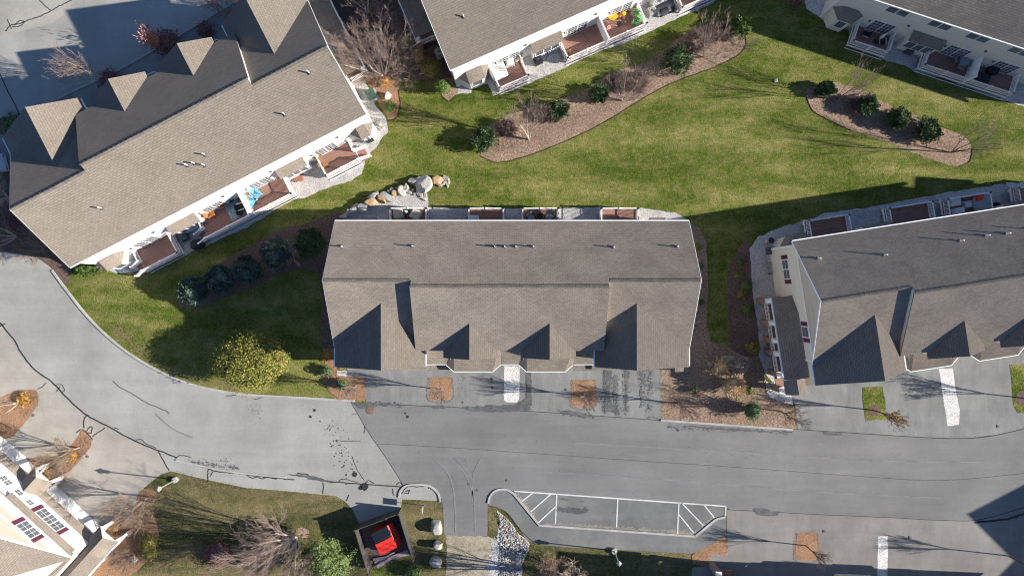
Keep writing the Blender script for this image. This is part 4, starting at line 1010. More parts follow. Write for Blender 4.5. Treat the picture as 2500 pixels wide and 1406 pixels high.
# ------------------------------------------------------------------ plants
LF = {
 'yew': m_leaf('yew_leaves', [(0.03, 0.06, 0.028), (0.075, 0.125, 0.05), (0.15, 0.21, 0.085), (0.05, 0.09, 0.04)]),
 'spruce': m_leaf('blue_spruce_leaves', [(0.035, 0.07, 0.055), (0.08, 0.135, 0.11), (0.15, 0.21, 0.17), (0.06, 0.10, 0.08)]),
 'green': m_leaf('bright_leaves', [(0.05, 0.09, 0.02), (0.10, 0.16, 0.035), (0.16, 0.23, 0.06), (0.08, 0.13, 0.03)]),
 'yellow': m_leaf('yellow_green_leaves', [(0.07, 0.085, 0.018), (0.21, 0.21, 0.045), (0.36, 0.32, 0.075), (0.13, 0.15, 0.03), (0.3, 0.25, 0.06), (0.17, 0.19, 0.04)]),
 'lime': m_leaf('lime_leaves', [(0.055, 0.085, 0.028), (0.13, 0.18, 0.055), (0.22, 0.27, 0.09), (0.09, 0.13, 0.04)]),
 'olive': m_leaf('olive_leaves', [(0.10, 0.09, 0.02), (0.2, 0.17, 0.035), (0.30, 0.25, 0.06), (0.14, 0.13, 0.03)]),
 'orange': m_leaf('orange_leaves', [(0.28, 0.13, 0.03), (0.48, 0.26, 0.07), (0.6, 0.36, 0.12), (0.36, 0.2, 0.05)]),
 'red': m_leaf('red_leaves', [(0.33, 0.09, 0.05), (0.55, 0.2, 0.12), (0.62, 0.28, 0.18), (0.22, 0.06, 0.04)]),
 'maroon': m_leaf('maroon_leaves', [(0.09, 0.035, 0.035), (0.18, 0.08, 0.08), (0.26, 0.13, 0.13), (0.07, 0.035, 0.03)]),
 'straw': m_leaf('straw_grass', [(0.4, 0.28, 0.14), (0.62, 0.46, 0.27), (0.74, 0.6, 0.4), (0.5, 0.35, 0.2)]),
 'plume': m_leaf('grey_plume_grass', [(0.26, 0.2, 0.18), (0.4, 0.33, 0.3), (0.5, 0.43, 0.4), (0.3, 0.24, 0.2)]),
}
M.update({'lf_' + k: v for k, v in LF.items()})
M['bark'] = plain('grey_bark', (0.30, 0.24, 0.20), 0.9, 0.35, 6)
M['bark_pale'] = plain('pale_bark', (0.55, 0.47, 0.40), 0.85, 0.25, 6)
M['bark_dark'] = plain('dark_bark', (0.14, 0.10, 0.085), 0.9, 0.3, 6)
M['twig'] = plain('brown_twigs', (0.27, 0.2, 0.17), 0.9, 0.3, 4)
M['twig_dark'] = plain('dark_twigs', (0.17, 0.125, 0.11), 0.9, 0.3, 4)
M['twig_pale'] = plain('pale_twigs', (0.44, 0.35, 0.29), 0.9, 0.25, 4)
M['twig_red'] = plain('reddish_twigs', (0.30, 0.17, 0.15), 0.9, 0.3, 4)
M['twig_tan'] = plain('tan_twigs', (0.24, 0.175, 0.125), 0.9, 0.3, 4)

def rdir(r):
    z = r.uniform(-1, 1); t = r.uniform(0, 2 * PI); q = math.sqrt(1 - z * z)
    return Vector((q * math.cos(t), q * math.sin(t), z))

def leaf(mb, p, d, side, L, w):
    """diamond leaf from p along d"""
    a = p; b = p + d * (L * 0.5) + side * w; c = p + d * L; e = p + d * (L * 0.5) - side * w
    mb.add([a, b, c, e], [(0, 1, 2, 3)])

def foliage(mb, r, c, R, n, size, kind='leafy', lump=0.25, shell=0.55, sub=None, seed=0):
    """fill an uneven ellipsoid (radii R) centred at c with n leaves"""
    c = Vector(c)
    off = Vector((seed * 3.7, seed * 1.9, seed))
    for _ in range(n):
        d = rdir(r)
        if d.z < -0.55: d.z = -d.z * 0.5; d.normalize()
        lm = 1 + lump * 2.0 * noise.noise(d * 1.7 + off) + lump * 1.4 * noise.noise(d * 4.3 + off)
        rr_ = (shell + (1 - shell) * r.random() ** 0.6) * lm
        p = c + Vector((d.x * R[0], d.y * R[1], d.z * R[2])) * rr_
        if p.z < 0.03: p.z = 0.03
        s = size * r.uniform(0.6, 1.4)
        if kind == 'needle':
            q = noise.noise_vector(p * 1.3 + off)
            dd = (d * 0.8 + q * 1.5 + rdir(r) * 0.35 + Vector((0, 0, 0.25))).normalized()
            leaf(mb, p, dd, dd.cross(rdir(r)).normalized(), s * 1.6, s * 0.3)
        elif kind == 'blade':
            dd = (Vector((d.x, d.y, abs(d.z) + 0.5)) + rdir(r) * 0.3).normalized()
            leaf(mb, p, dd, dd.cross(rdir(r)).normalized(), s * 2.2, s * 0.3)
        else:
            nn = (d + rdir(r) * 0.9 + Vector((0, 0, 0.4))).normalized()
            u = nn.cross(rdir(r)).normalized()
            leaf(mb, p - u * s * 0.5, u, nn.cross(u), s, s * 0.5)

def core(mb, c, R, f=0.62, seed=0):
    """rough inner blob added to block light, so that a bush is not hollow"""
    bm = bmesh.new(); bmesh.ops.create_icosphere(bm, subdivisions=2, radius=1)
    vs = []
    for v in bm.verts:
        k = f * (1 + 0.3 * noise.noise(v.co * 2 + Vector((seed, 0, seed))))
        vs.append((c[0] + v.co.x * R[0] * k, c[1] + v.co.y * R[1] * k, max(0.01, c[2] + v.co.z * R[2] * k)))
    mb.add(vs, [tuple(x.index for x in f_.verts) for f_ in bm.faces]); bm.free()

def shrub(px, py, rp, label, mat='yew', hgt=None, kind='needle', n=900, size=0.14, name='shrub', cat='shrub', group=None, seed=None, zc=None, lump=0.25, sq=1.0, stem='bark_dark'):
    """shrub whose crown is seen centred on px,py with pixel radius rp"""
    R = rp * CAM_H / F
    h = hgt or R * 1.9
    z = h * 0.52
    w = W(px, py, z)
    k = seed if seed is not None else int(px * 7 + py)
    r = random.Random(k)
    T = thing(name, label, cat, (w.x, w.y, 0), 0, group)
    st = MB()
    for i in range(5):
        a = i * 1.3 + r.random(); st.tube((0.05 * math.cos(a), 0.05 * math.sin(a), 0), (R * 0.45 * math.cos(a), R * 0.45 * math.sin(a), h * 0.5), 0.03, 0.012, 5)
    st.build('stem', stem, T)
    mb = MB()
    core(mb, (0, 0, z * 0.95), (R * 0.85, R * 0.85 * sq, h * 0.46), 0.86, k % 50)
    foliage(mb, r, (0, 0, z), (R, R * sq, h * 0.5), n, size, kind, lump, 0.6, seed=k % 97)
    mb.build('foliage', 'lf_' + mat, T, uv=False)
    return T

def grow(mbt, mbc, r, p, d, L, rad_, lvl, spec):
    """one branch and its side branches; spec = (children per level, up pull, spread)"""
    kids, up, spread = spec
    segs = 4 if lvl == 0 else 3
    mb = mbt if lvl == 0 else mbc
    pts = [Vector(p)]; dd = Vector(d).normalized()
    for i in range(segs):
        dd = (dd + rdir(r) * (0.09 if lvl == 0 else 0.17) + Vector((0, 0, up * 0.12))).normalized()
        pts.append(pts[-1] + dd * (L / segs))
    tip = 0.35 if lvl < len(kids) else 0.5
    for i in range(segs):
        mb.tube(pts[i], pts[i + 1], rad_ * (1 - (1 - tip) * i / segs), rad_ * (1 - (1 - tip) * (i + 1) / segs), 5 if lvl == 0 else 3, cap=False)
    if lvl >= len(kids): return
    n = kids[lvl]
    for j in range(n):
        t = (0.35 if lvl == 0 else 0.18) + (0.65 if lvl == 0 else 0.82) * (j + r.random() * 0.8) / n
        t = min(t, 0.999)
        k = int(t * segs); q = pts[k].lerp(pts[k + 1], t * segs - k)
        ax = (pts[k + 1] - pts[k]).normalized()
        side = ax.cross(rdir(r)).normalized()
        nd = (ax * (1.0) + side * (spread * r.uniform(0.7, 1.3)) + Vector((0, 0, up * 0.3))).normalized()
        grow(mbt, mbc, r, q, nd, L * (r.uniform(0.5, 0.72) if lvl == 0 else r.uniform(0.42, 0.62)) * (1.15 - 0.45 * t), max(0.011, rad_ * (1 - 0.6 * t) * 0.5), lvl + 1, spec)

def bare_tree(px, py, h, label, seed, stems=1, kids=(8, 6, 4, 2), up=0.8, spread=0.6, bark='bark', twig='twig', r0=0.07, lean=(0, 0), fork=0.3, name='bare_tree', group=None, leaves=None, cat='tree', start=0.0):
    r = random.Random(seed)
    w = W(px, py)
    T = thing(name, label, cat, (w.x, w.y, 0), 0, group)
    a = MB(); b = MB()
    base = Vector((0, 0, -0.05))
    if start: 
        top = Vector((lean[0] * start, lean[1] * start, start)); a.tube(base, top, r0 * 1.2, r0, 7); base = top
    for i in range(stems):
        t = 2 * PI * i / stems + r.random()
        s = fork if stems > 1 else 0.0
        d = Vector((math.cos(t) * s * r.uniform(0.6, 1.3) + lean[0], math.sin(t) * s * r.uniform(0.6, 1.3) + lean[1], 1))
        grow(a, b, r, base, d, (h - start) * r.uniform(0.72, 0.95) * (1 if stems > 1 else 0.9), r0 * (1 if stems == 1 else 0.8), 0, (kids, up, spread))
    a.build('trunk', bark, T, uv=False)
    b.build('crown', twig, T, uv=False)
    if leaves:
        m = MB(); n_, sz, lm = leaves
        vs = b.v
        for _ in range(n_):
            p = Vector(r.choice(vs)); d = rdir(r); leaf(m, p, d, d.cross(rdir(r)).normalized(), sz * r.uniform(0.6, 1.3), sz * 0.4)
        m.build('leaves', lm, T, uv=False)
    return T

# young street trees along the drives: one is built, the others grow from their own seed
G_ST = 'young bare street trees'
bare_tree(869, 942, 4.2, 'young bare tree at the left end of the middle row, in the orange mulch corner', 11, 6, (6, 5, 3), 0.7, 0.42, r0=0.05, group=G_ST, start=1.3, fork=0.3, lean=(0.04, 0))
bare_tree(1078, 950, 3.9, 'young bare tree in the orange mulch island left of the white gravel path', 12, 6, (6, 5, 3), 0.7, 0.42, r0=0.05, group=G_ST, start=1.3, fork=0.3)
bare_tree(1425, 966, 4.2, 'young bare tree in the orange mulch island right of the white gravel path', 13, 6, (6, 5, 3), 0.7, 0.42, r0=0.05, group=G_ST, start=1.4, fork=0.3)
bare_tree(1652, 984, 4.4, 'bare tree at the left side of the wide mulch bed by the kerb', 14, 6, (6, 5, 3), 0.7, 0.42, 'bark', 'twig', r0=0.055, group=G_ST, start=1.5, fork=0.3)
bare_tree(1903, 1003, 4.9, 'tan-twigged bare tree right of the big dark green bush in the wide mulch bed', 15, 6, (6, 5, 3), 0.7, 0.42, 'bark_dark', 'twig_tan', r0=0.055, group=G_ST, start=1.4, fork=0.3)
bare_tree(2133, 1001, 4.6, 'small tree with a few rusty leaves in the round ring of the grass island', 16, 6, (6, 5, 3), 0.7, 0.42, 'bark_dark', 'twig_tan', r0=0.055, group=G_ST, start=1.7, fork=0.3, leaves=(500, 0.11, 'lf_orange'))
bare_tree(2494, 971, 4.8, 'small tree at the right edge of the frame throwing a leafy shadow over the driveway', 17, 6, (6, 5, 3), 0.7, 0.42, 'bark_dark', 'twig', r0=0.055, group=G_ST, start=1.6, fork=0.3, leaves=(700, 0.12, 'lf_maroon'))
bare_tree(1967, 1331, 3.9, 'bare tree in the orange mulch island of the lower driveway', 18, 6, (6, 5, 3), 0.7, 0.42, 'bark_dark', 'twig', r0=0.05, group=G_ST, start=1.5, fork=0.3)
bare_tree(2462, 1356, 5.2, 'bare tree in the pointed shadow at the lower right corner', 19, 6, (6, 5, 3), 0.7, 0.42, 'bark_dark', 'twig', r0=0.05, group=G_ST, start=2.6, fork=0.3)
# birches and clump trees
bare_tree(940, 190, 8.6, 'tall pale multi-stemmed birch filling the gap between the two upper buildings', 21, 6, (9, 6, 4, 2), 0.5, 0.62, 'bark_pale', 'twig', r0=0.12, fork=0.36, lean=(-0.02, 0.05), name='birch_tree', start=0.3)
bare_tree(985, 175, 6.0, 'lower brown bare tree growing against the right side of the tall pale birch', 22, 5, (7, 5, 4, 2), 0.4, 0.65, 'bark', 'twig', r0=0.06, fork=0.4)
bare_tree(900, 30, 8.0, 'bare birch cut by the top edge of the photo behind the tall pale birch', 23, 4, (8, 6, 4, 2), 0.5, 0.6, 'bark_pale', 'twig', r0=0.1, fork=0.35)
bare_tree(915, 186, 1.6, 'low tangle of reddish bare stems beside the orange bush near the green utility box', 24, 12, (6, 4), 0.3, 0.8, 'twig_red', 'twig_red', r0=0.02, fork=0.7, name='bare_shrub', cat='shrub')
bare_tree(1292, 342, 7.0, 'pale-trunked bare birch in the long mulch bed, left of the other two', 25, 3, (8, 5, 4, 2), 0.9, 0.45, 'bark_pale', 'twig', r0=0.08, fork=0.16, lean=(-0.03, 0.28), name='birch_tree', group='birches in the long mulch bed')
bare_tree(1521, 246, 6.0, 'bare birch in the middle of the long mulch bed, over a dark round shrub', 26, 5, (7, 5, 3, 2), 0.8, 0.5, 'bark_pale', 'twig', r0=0.045, fork=0.3, name='birch_tree', group='birches in the long mulch bed')
bare_tree(1716, 140, 5.5, 'bare birch at the upper right end of the long mulch bed', 27, 6, (7, 5, 3, 2), 0.7, 0.55, 'bark_pale', 'twig', r0=0.045, fork=0.42, name='birch_tree', group='birches in the long mulch bed')
bare_tree(2042, 242, 5.8, 'thin bare tree at the upper left end of the small oval bed', 28, 4, (6, 5, 3), 0.7, 0.5, 'bark_dark', 'twig', r0=0.05, fork=0.3, lean=(0.12, 0.1))
bare_tree(2322, 373, 6.2, 'thin bare tree at the rounded lower right end of the small oval bed', 29, 4, (6, 5, 3), 0.7, 0.45, 'bark_dark', 'twig', r0=0.06, fork=0.25)
bare_tree(718, 620, 3.2, 'small pale bare tree standing between two dark spruces beside the middle building', 30, 5, (6, 4, 3), 0.3, 0.7, 'bark_pale', 'twig_pale', r0=0.04, fork=0.6, lean=(-0.25, -0.1))
bare_tree(724, 1312, 7.0, 'big spreading bare tree with pale limbs left of the lime green tree at the bottom', 31, 10, (10, 8, 4), 0.35, 0.5, 'bark_pale', 'twig', r0=0.11, fork=0.55, lean=(-0.15, -0.12))
bare_tree(1352, 1396, 7.5, 'bare tree at the bottom edge in an orange mulch ring, shadow crossing the stone bed', 32, 6, (8, 6, 4), 0.6, 0.55, 'bark', 'twig', r0=0.13, fork=0.3, start=1.0)
bare_tree(1398, 1398, 2.4, 'low grey bare shrub right of the orange mulch ring at the bottom edge', 33, 14, (6, 5, 3), 0.3, 0.7, 'twig_pale', 'twig_pale', r0=0.025, fork=0.8, name='bare_shrub', cat='shrub')
bare_tree(1340, 1378, 2.2, 'low tan bare shrub on the near side of the orange mulch ring', 34, 14, (6, 5, 3), 0.3, 0.7, 'twig_tan', 'twig_tan', r0=0.025, fork=0.8, name='bare_shrub', cat='shrub')
bare_tree(193, 1092, 4.6, 'leaning bare tree with a white trunk in the narrow mulch peninsula of the tan court', 35, 6, (9, 7, 5), 0.5, 0.55, 'bark', 'twig_tan', r0=0.07, fork=0.4, start=1.0)
bare_tree(366, 1212, 5.2, 'bare tree with tan twigs in the round mulch end beside the tall lamp post', 36, 6, (9, 7, 5), 0.5, 0.6, 'bark', 'twig_tan', r0=0.07, fork=0.42, start=1.0)
bare_tree(45, 985, 2.6, 'stubby bare tree in the orange mulch at the left edge of the tan court', 37, 3, (6, 5, 3), 0.4, 0.6, 'bark_pale', 'twig_tan', r0=0.06, fork=0.4)
bare_tree(320, 1352, 2.4, 'dark leafless bush in front of the white building corner', 38, 12, (6, 4, 3), 0.4, 0.6, 'bark_dark', 'bark_dark', r0=0.025, fork=0.6, name='bare_shrub', cat='shrub')
bare_tree(268, 198, 5.6, 'pale bare tree by the dark hedge, reaching over the shaded upper road', 39, 6, (6, 5, 3), 0.5, 0.45, 'bark_pale', 'twig', r0=0.045, fork=0.3, lean=(-0.3, 0.05))
bare_tree(40, 578, 5.0, 'bare tree with a white trunk at the left edge beside the curved road', 40, 5, (7, 5, 4), 0.3, 0.6, 'bark_pale', 'twig_tan', r0=0.08, fork=0.5)
bare_tree(108, 610, 2.6, 'small bare shrub at the tip of the verge where the curved road begins', 41, 9, (6, 5, 3), 0.3, 0.7, 'bark', 'twig_tan', r0=0.03, fork=0.7, name='bare_shrub', cat='shrub')
bare_tree(20, 480, 3.0, 'pale bare shrub in deep shade at the left edge, beside the curved kerb', 42, 8, (6, 5, 3), 0.3, 0.6, 'bark_pale', 'twig_pale', r0=0.03, fork=0.6, name='bare_shrub', cat='shrub')
bare_tree(560, 30, 2.6, 'dark twiggy bush at the top edge beside the shaded road', 43, 12, (7, 5, 3), 0.4, 0.7, 'bark_dark', 'twig_red', r0=0.03, fork=0.8, name='bare_shrub', cat='shrub')
for x, y, rp, lab, sd_ in ((1238, 318, 27, 'rounded bare twiggy shrub between the leftmost dark yew and the leftmost birch', 51), (1345, 285, 22, 'brown bare shrub between the leftmost birch and the second yew', 52),
                     (1548, 205, 30, 'wide dark bare shrub under the middle birch', 53), (1690, 112, 34, 'sprawling bare shrub left of the upper right birch', 54),
                     (1755, 84, 26, 'bare shrub between the upper right birch and the last yew', 55), (2082, 262, 24, 'round bare twiggy shrub between the first two yews of the small oval bed', 56),
                     (1492, 206, 17, 'small bare shrub on the left side of the middle birch', 57)):
    bare_tree(x, y, rp * 0.047, lab, sd_, 20, (9, 6, 4), 0.25, 0.75, 'bark_dark', 'twig_dark', r0=0.022, fork=0.95, name='bare_shrub', cat='shrub', group='bare shrubs in the lawn beds')
# evergreens
GY = 'yews in the lawn beds'
for x, y, rp, lab, h in ((1181, 341, 28, 'large dark yew at the lower left tip of the long mulch bed', 2.6), (1363, 268, 23, 'yew beside the leftmost birch of the long mulch bed', 1.9), (1461, 231, 21, 'small yew left of the middle birch', 1.8),
                      (1655, 147, 34, 'broad yew right of the middle birch, in the long mulch bed', 2.6), (1805, 68, 23, 'round yew at the upper right tip of the long mulch bed', 2.4),
                      (2016, 218, 22, 'yew nearest the upper left tip of the small oval bed', 2.0), (2118, 256, 22, 'second yew from the left in the small oval bed', 2.0),
                      (2194, 291, 27, 'third yew from the left in the small oval bed', 2.3), (2265, 320, 29, 'rightmost and largest yew of the small oval bed', 2.4)):
    shrub(x, y, rp * 0.95, lab, 'yew' if x != 1805 else 'green', h * (0.62 + 0.04 * (x % 4)), 'needle', 3200, 0.13, 'yew_shrub', 'shrub', GY, lump=0.26, sq=0.8 + 0.05 * (x % 7))
for x, y, rp, lab, n_ in ((475, 707, 36, 'blue-green spruce at the far left end of the shaded row', 1), (538, 682, 36, 'second blue-green spruce from the left in the shaded row', 2), (604, 657, 35, 'middle blue-green spruce of the shaded row', 3),
                      (676, 620, 41, 'fourth blue-green spruce, left of the small pale bare tree', 4), (757, 593, 39, 'dark spruce nearest the middle building at the end of the shaded row', 5)):
    shrub(x, y, rp * 0.9, lab, 'spruce' if n_ < 5 else 'yew', 2.6, 'needle', 3600, 0.15, 'spruce', 'tree', 'spruces in the shaded row', lump=0.12)
shrub(1081, 211, 20, 'clipped round green bush at the white corner of the top centre building', 'green', 2.2, 'leafy', 1300, 0.09, lump=0.1)
shrub(1053, 168, 24, 'olive yellow bush above the clipped round green bush', 'olive', 2.2, 'leafy', 1100, 0.12)
shrub(1022, 134, 17, 'rusty orange bush in the shaded bed left of the top centre building', 'orange', 1.3, 'leafy', 500, 0.11)
shrub(1003, 97, 20, 'dark green bush in the shaded bed right of the tall birch', 'green', 1.8, 'leafy', 700, 0.12)
shrub(952, 260, 15, 'small green bush in the orange bed beside the pale boulder', 'green', 1.1, 'leafy', 700, 0.09)
shrub(942, 196, 13, 'small orange bush in the orange mulch by the green utility box', 'orange', 0.9, 'blade', 350, 0.1)
shrub(216, 657, 26, 'low grassy green bush at the lower corner of the upper left building', 'green', 0.9, 'blade', 900, 0.11, sq=0.6)
shrub(797, 906, 14, 'dark green bush beside the lower left corner of the middle building', 'yew', 1.0, 'leafy', 350, 0.12)
shrub(834, 939, 15, 'dark green bush in the orange mulch corner, nearer the road', 'yew', 1.1, 'leafy', 450, 0.11)
shrub(800, 868, 12, 'low russet ground plant against the lower left wall of the middle building', 'orange', 0.4, 'blade', 300, 0.08)
shrub(1697, 953, 9, 'little bright green bush on the left of the wide mulch bed', 'green', 0.8, 'leafy', 300, 0.09)
shrub(1829, 954, 12, 'small green bush just right of the biggest straw-coloured grass', 'green', 1.0, 'leafy', 400, 0.1)
shrub(1837, 1001, 24, 'big dark green bush near the kerb in the wide mulch bed', 'yew', 2.0, 'leafy', 1300, 0.11)
shrub(1790, 941, 24, 'biggest straw-coloured ornamental grass in the wide mulch bed', 'straw', 2.2, 'blade', 1300, 0.13, 'ornamental_grass', 'grass')
shrub(1758, 898, 19, 'peach-coloured ornamental grass left of the grey-green transformer box', 'straw', 1.9, 'blade', 800, 0.13, 'ornamental_grass', 'grass')
shrub(1803, 892, 19, 'grey plumed ornamental grass right of the transformer box', 'plume', 1.9, 'blade', 900, 0.13, 'ornamental_grass', 'grass')
shrub(1838, 850, 15, 'yellow leafed bush at the foot of the gravel beside the side porch', 'olive', 1.5, 'leafy', 600, 0.13)
shrub(1704, 602, 9, 'upper small green bush hugging the right end of the middle building', 'olive', 0.8, 'leafy', 250, 0.1)
shrub(1710, 649, 8, 'lower small dark bush hugging the right end of the middle building', 'yew', 0.9, 'leafy', 250, 0.1)
shrub(1713, 738, 7, 'dark bush peeping out beside the right porch roof of the middle building', 'yew', 0.9, 'leafy', 250, 0.1)
shrub(1808, 640, 10, 'dark round bush at the top of the shaded strip bed', 'yew', 0.8, 'leafy', 300, 0.1)
shrub(1803, 672, 10, 'second bush from the top of the shaded strip bed', 'olive', 0.7, 'leafy', 280, 0.1)
shrub(1821, 697, 13, 'bright green bush in the middle of the shaded strip bed', 'green', 1.0, 'leafy', 450, 0.1)
shrub(1811, 718, 12, 'pale bush just below the bright green one in the shaded strip bed', 'olive', 0.8, 'leafy', 350, 0.1)
shrub(1823, 754, 13, 'lowest green bush of the shaded strip bed', 'green', 1.0, 'leafy', 450, 0.1)
shrub(268, 196, 30, 'dark brown-green hedge bush between the shaded driveways', 'maroon', 1.5, 'leafy', 900, 0.13)
shrub(406, 104, 34, 'dark maroon bush behind the bright red leafed branch', 'maroon', 2.2, 'leafy', 1200, 0.14)
shrub(376, 100, 15, 'bright red leafed branches catching the sun above the shaded road', 'red', 4.4, 'blade', 260, 0.15, 'red_maple', 'tree', sq=1.3, lump=0.5)
shrub(500, 75, 22, 'dark bush in the shade between the upper road and the dormers', 'maroon', 1.2, 'leafy', 600, 0.13)
shrub(610, 12, 14, 'reddish bush at the top edge beside the tall front gable', 'red', 1.5, 'leafy', 350, 0.12)
shrub(30, 300, 26, 'dark sprawling bush at the left edge under the upper road', 'yew', 1.2, 'leafy', 700, 0.14)
shrub(85, 270, 10, 'small dark green bush at the corner of the curved kerb', 'yew', 0.9, 'leafy', 250, 0.1)
shrub(20, 545, 22, 'dark low bush in the shade of the left verge', 'maroon', 0.8, 'leafy', 400, 0.13)
shrub(1940, 5, 14, 'dark reddish bush cut by the top edge near the shaded back wall', 'maroon', 1.2, 'leafy', 400, 0.12)
shrub(1010, 1398, 22, 'low lime green bush at the bottom edge below the fenced enclosure', 'lime', 1.2, 'leafy', 700, 0.12)
shrub(530, 1352, 36, 'dusky maroon bush in the dark shade of the lower lawn', 'maroon', 1.0, 'leafy', 900, 0.14)
shrub(362, 1335, 26, 'yellowing bush in the mulch bed beside the white building', 'olive', 1.0, 'leafy', 700, 0.12, sq=1.5)
shrub(118, 1160, 20, 'rusty leafed bush in the bed by the white entry porch', 'orange', 0.8, 'leafy', 500, 0.1)
shrub(176, 1110, 14, 'russet ground plant at the foot of the leaning white-trunked tree', 'orange', 0.5, 'blade', 350, 0.1)
shrub(60, 975, 16, 'russet ground plant in the orange mulch at the left edge', 'orange', 0.5, 'blade', 350, 0.1)
shrub(278, 1290, 16, 'reddish twiggy plant beside the right entry porch of the white building', 'orange', 0.7, 'blade', 300, 0.1)

def leafy_tree(px, py, label, h, R, mat, n, size, blobs, name='tree', seed=3, trunk='bark_dark', zc=0.55, sx=1.0, sy=1.0):
    r = random.Random(seed)
    w = W(px, py)
    T = thing(name, label, 'tree', (w.x, w.y, 0))
    a = MB(); b = MB()
    grow(a, a, r, (0, 0, -0.05), (0, 0, 1), h * 0.75, 0.13, 0, ((8, 4), 0.4, 0.8))
    a.build('trunk', trunk, T, uv=False)
    for i in range(blobs):
        t = 2.4 * i; q = math.sqrt((i + 0.5) / blobs) * R * 0.72
        c = (q * math.cos(t) * sx, q * math.sin(t) * sy, h * zc + (1 - (q / R) ** 2) * h * 0.22 + r.uniform(-0.25, 0.25) * h * 0.3)
        rr_ = R * r.uniform(0.2, 0.48)
        core(b, c, (rr_ * 1.1, rr_, rr_ * 0.8), 0.6, i + seed)
        foliage(b, r, c, (rr_ * 1.1, rr_, rr_ * 0.8), n // blobs, size, 'leafy', 0.34, 0.5, seed=i + seed)
    b.build('crown', mat, T, uv=False)
    return T
leafy_tree(640, 874, 'broad yellow-green leafy tree on the lawn beside the curved road', 4.2, 3.3, 'lf_yellow', 38000, 0.125, 46, seed=5, sx=1.2, sy=0.8)
leafy_tree(803, 1350, 'lime green leafy tree at the bottom between the bare tree and the fenced enclosure', 5.0, 2.9, 'lf_lime', 18000, 0.12, 26, seed=8, zc=0.5)
# a large evergreen standing left of the bottom bare tree, mostly its dark shadow lies on the lawn
# ------------------------------------------------------------------ rocks
def rock(px, py, dims, label, mat='rock', rz=0.0, seed=0, name='boulder', group=None, cat='boulder', z=0.0, flat=0.5):
    r = random.Random(seed * 13 + 1)
    bm = bmesh.new(); bmesh.ops.create_icosphere(bm, subdivisions=3, radius=1)
    cuts = [(rdir(r), r.uniform(0.42, 0.75)) for _ in range(10)] + [(Vector((r.uniform(-.15, .15), r.uniform(-.15, .15), 1)).normalized(), flat)]
    for v in bm.verts:
        for nrm, k in cuts:
            dd = v.co.dot(nrm)
            if dd > k: v.co -= nrm * (dd - k)
        v.co += v.co * (0.06 * noise.noise(v.co * 3 + Vector((seed, 0, 0))))
    mb = MB(); mb.add([(v.co.x * dims[0] * 0.66, v.co.y * dims[1] * 0.66, (v.co.z + flat * 0.85) * dims[2] / (flat * 1.8)) for v in bm.verts], [tuple(x.index for x in f.verts) for f in bm.faces])
    bm.free()
    mb.v = [(x, y, max(z_, -0.05)) for x, y, z_ in mb.v]
    w = W(px, py)
    o = mb.build(name, mat, loc=(w.x, w.y, z), rz=rad(rz))
    return tag(o, label, cat, group)
GB = 'boulders of the garden wall'
for i, (x, y, a, b, h, rz, mt, lab) in enumerate([
    (1033, 452, 1.65, 1.5, 0.95, 20, 'rock_white', 'largest pale flat boulder of the curved stone wall behind the middle building'),
    (1066, 445, 1.15, 0.95, 0.7, 10, 'rock_orange', 'orange-stained boulder at the right end of the curved stone wall'),
    (1012, 446, 1.0, 0.8, 0.7, -20, 'rock_grey', 'dark grey boulder just left of the largest pale one'),
    (985, 470, 0.8, 1.15, 0.6, 25, 'rock_white', 'upright pale boulder near the middle of the curved stone wall'),
    (968, 472, 0.75, 0.6, 0.55, 10, 'rock_orange', 'small brown boulder in the middle of the curved stone wall'),
    (992, 457, 0.6, 0.7, 0.6, -20, 'rock', 'small tan boulder behind the upright pale one'),
    (975, 461, 0.75, 0.45, 0.5, 10, 'rock_grey', 'low blue-grey boulder on the outer edge of the curved stone wall'),
    (948, 484, 1.4, 1.0, 0.6, -30, 'rock_grey', 'wide grey flat boulder between the orange pair and the brown one'),
    (931, 485, 0.85, 1.2, 0.75, 25, 'rock_orange', 'golden boulder, the upper one of the orange pair'),
    (909, 492, 1.2, 0.8, 0.8, 10, 'rock_orange', 'bright orange boulder, the lower one of the orange pair'),
    (912, 481, 1.5, 0.55, 0.7, 22, 'rock_grey', 'long thin grey boulder outside the orange pair'),
    (908, 501, 1.0, 0.5, 0.3, -5, 'rock_grey', 'low grey boulder just below the orange pair'),
    (887, 506, 0.95, 1.0, 0.7, -30, 'rock_grey', 'pointed grey boulder left of the orange pair'),
    (872, 508, 0.7, 0.7, 0.6, 10, 'rock_grey', 'small rounded grey boulder left of the pointed one'),
    (858, 519, 1.15, 0.95, 0.7, 15, 'rock_grey', 'big rounded grey boulder near the left end of the curved stone wall'),
    (864, 512, 0.6, 0.5, 0.75, -30, 'rock_grey', 'small grey boulder resting against the big rounded one'),
    (843, 531, 0.9, 0.7, 0.6, 0, 'rock_grey', 'leftmost grey boulder, touching the roof edge of the middle building'),
    (951, 467, 0.45, 0.4, 0.4, 0, 'rock', 'little pale stone on the outer side of the wide grey flat boulder'),
    (958, 462, 0.4, 0.35, 0.35, 30, 'rock_white', 'little white stone on the outer side of the small brown boulder')]):
    rock(x, y, (a, b, h), lab, mt, rz, 100 + i, group=GB)
for i, (x, y) in enumerate([(1082, 441), (1085, 448), (1090, 436), (1094, 440), (1088, 432), (1080, 452), (1075, 455), (1095, 447), (1091, 451), (1084, 436), (1003, 470), (1008, 466), (1013, 473), (1000, 464), (996, 468), (1019, 472), (1024, 476), (1030, 474), (1037, 477), (1036, 488)]):
    rock(x, y, (0.35 + 0.2 * (i % 3), 0.28, 0.2), 'small pale broken stone strewn between and beside the wall boulders', 'rock_white' if i % 2 else 'rock', i * 37, 300 + i, 'stone', 'loose stones by the garden wall', 'stone')
rock(1067, 1281, (1.0, 1.75, 0.85), 'tall white boulder, uppermost of the three beside the enclosure', 'rock', 20, 201, group='boulders beside the enclosure', flat=0.75)
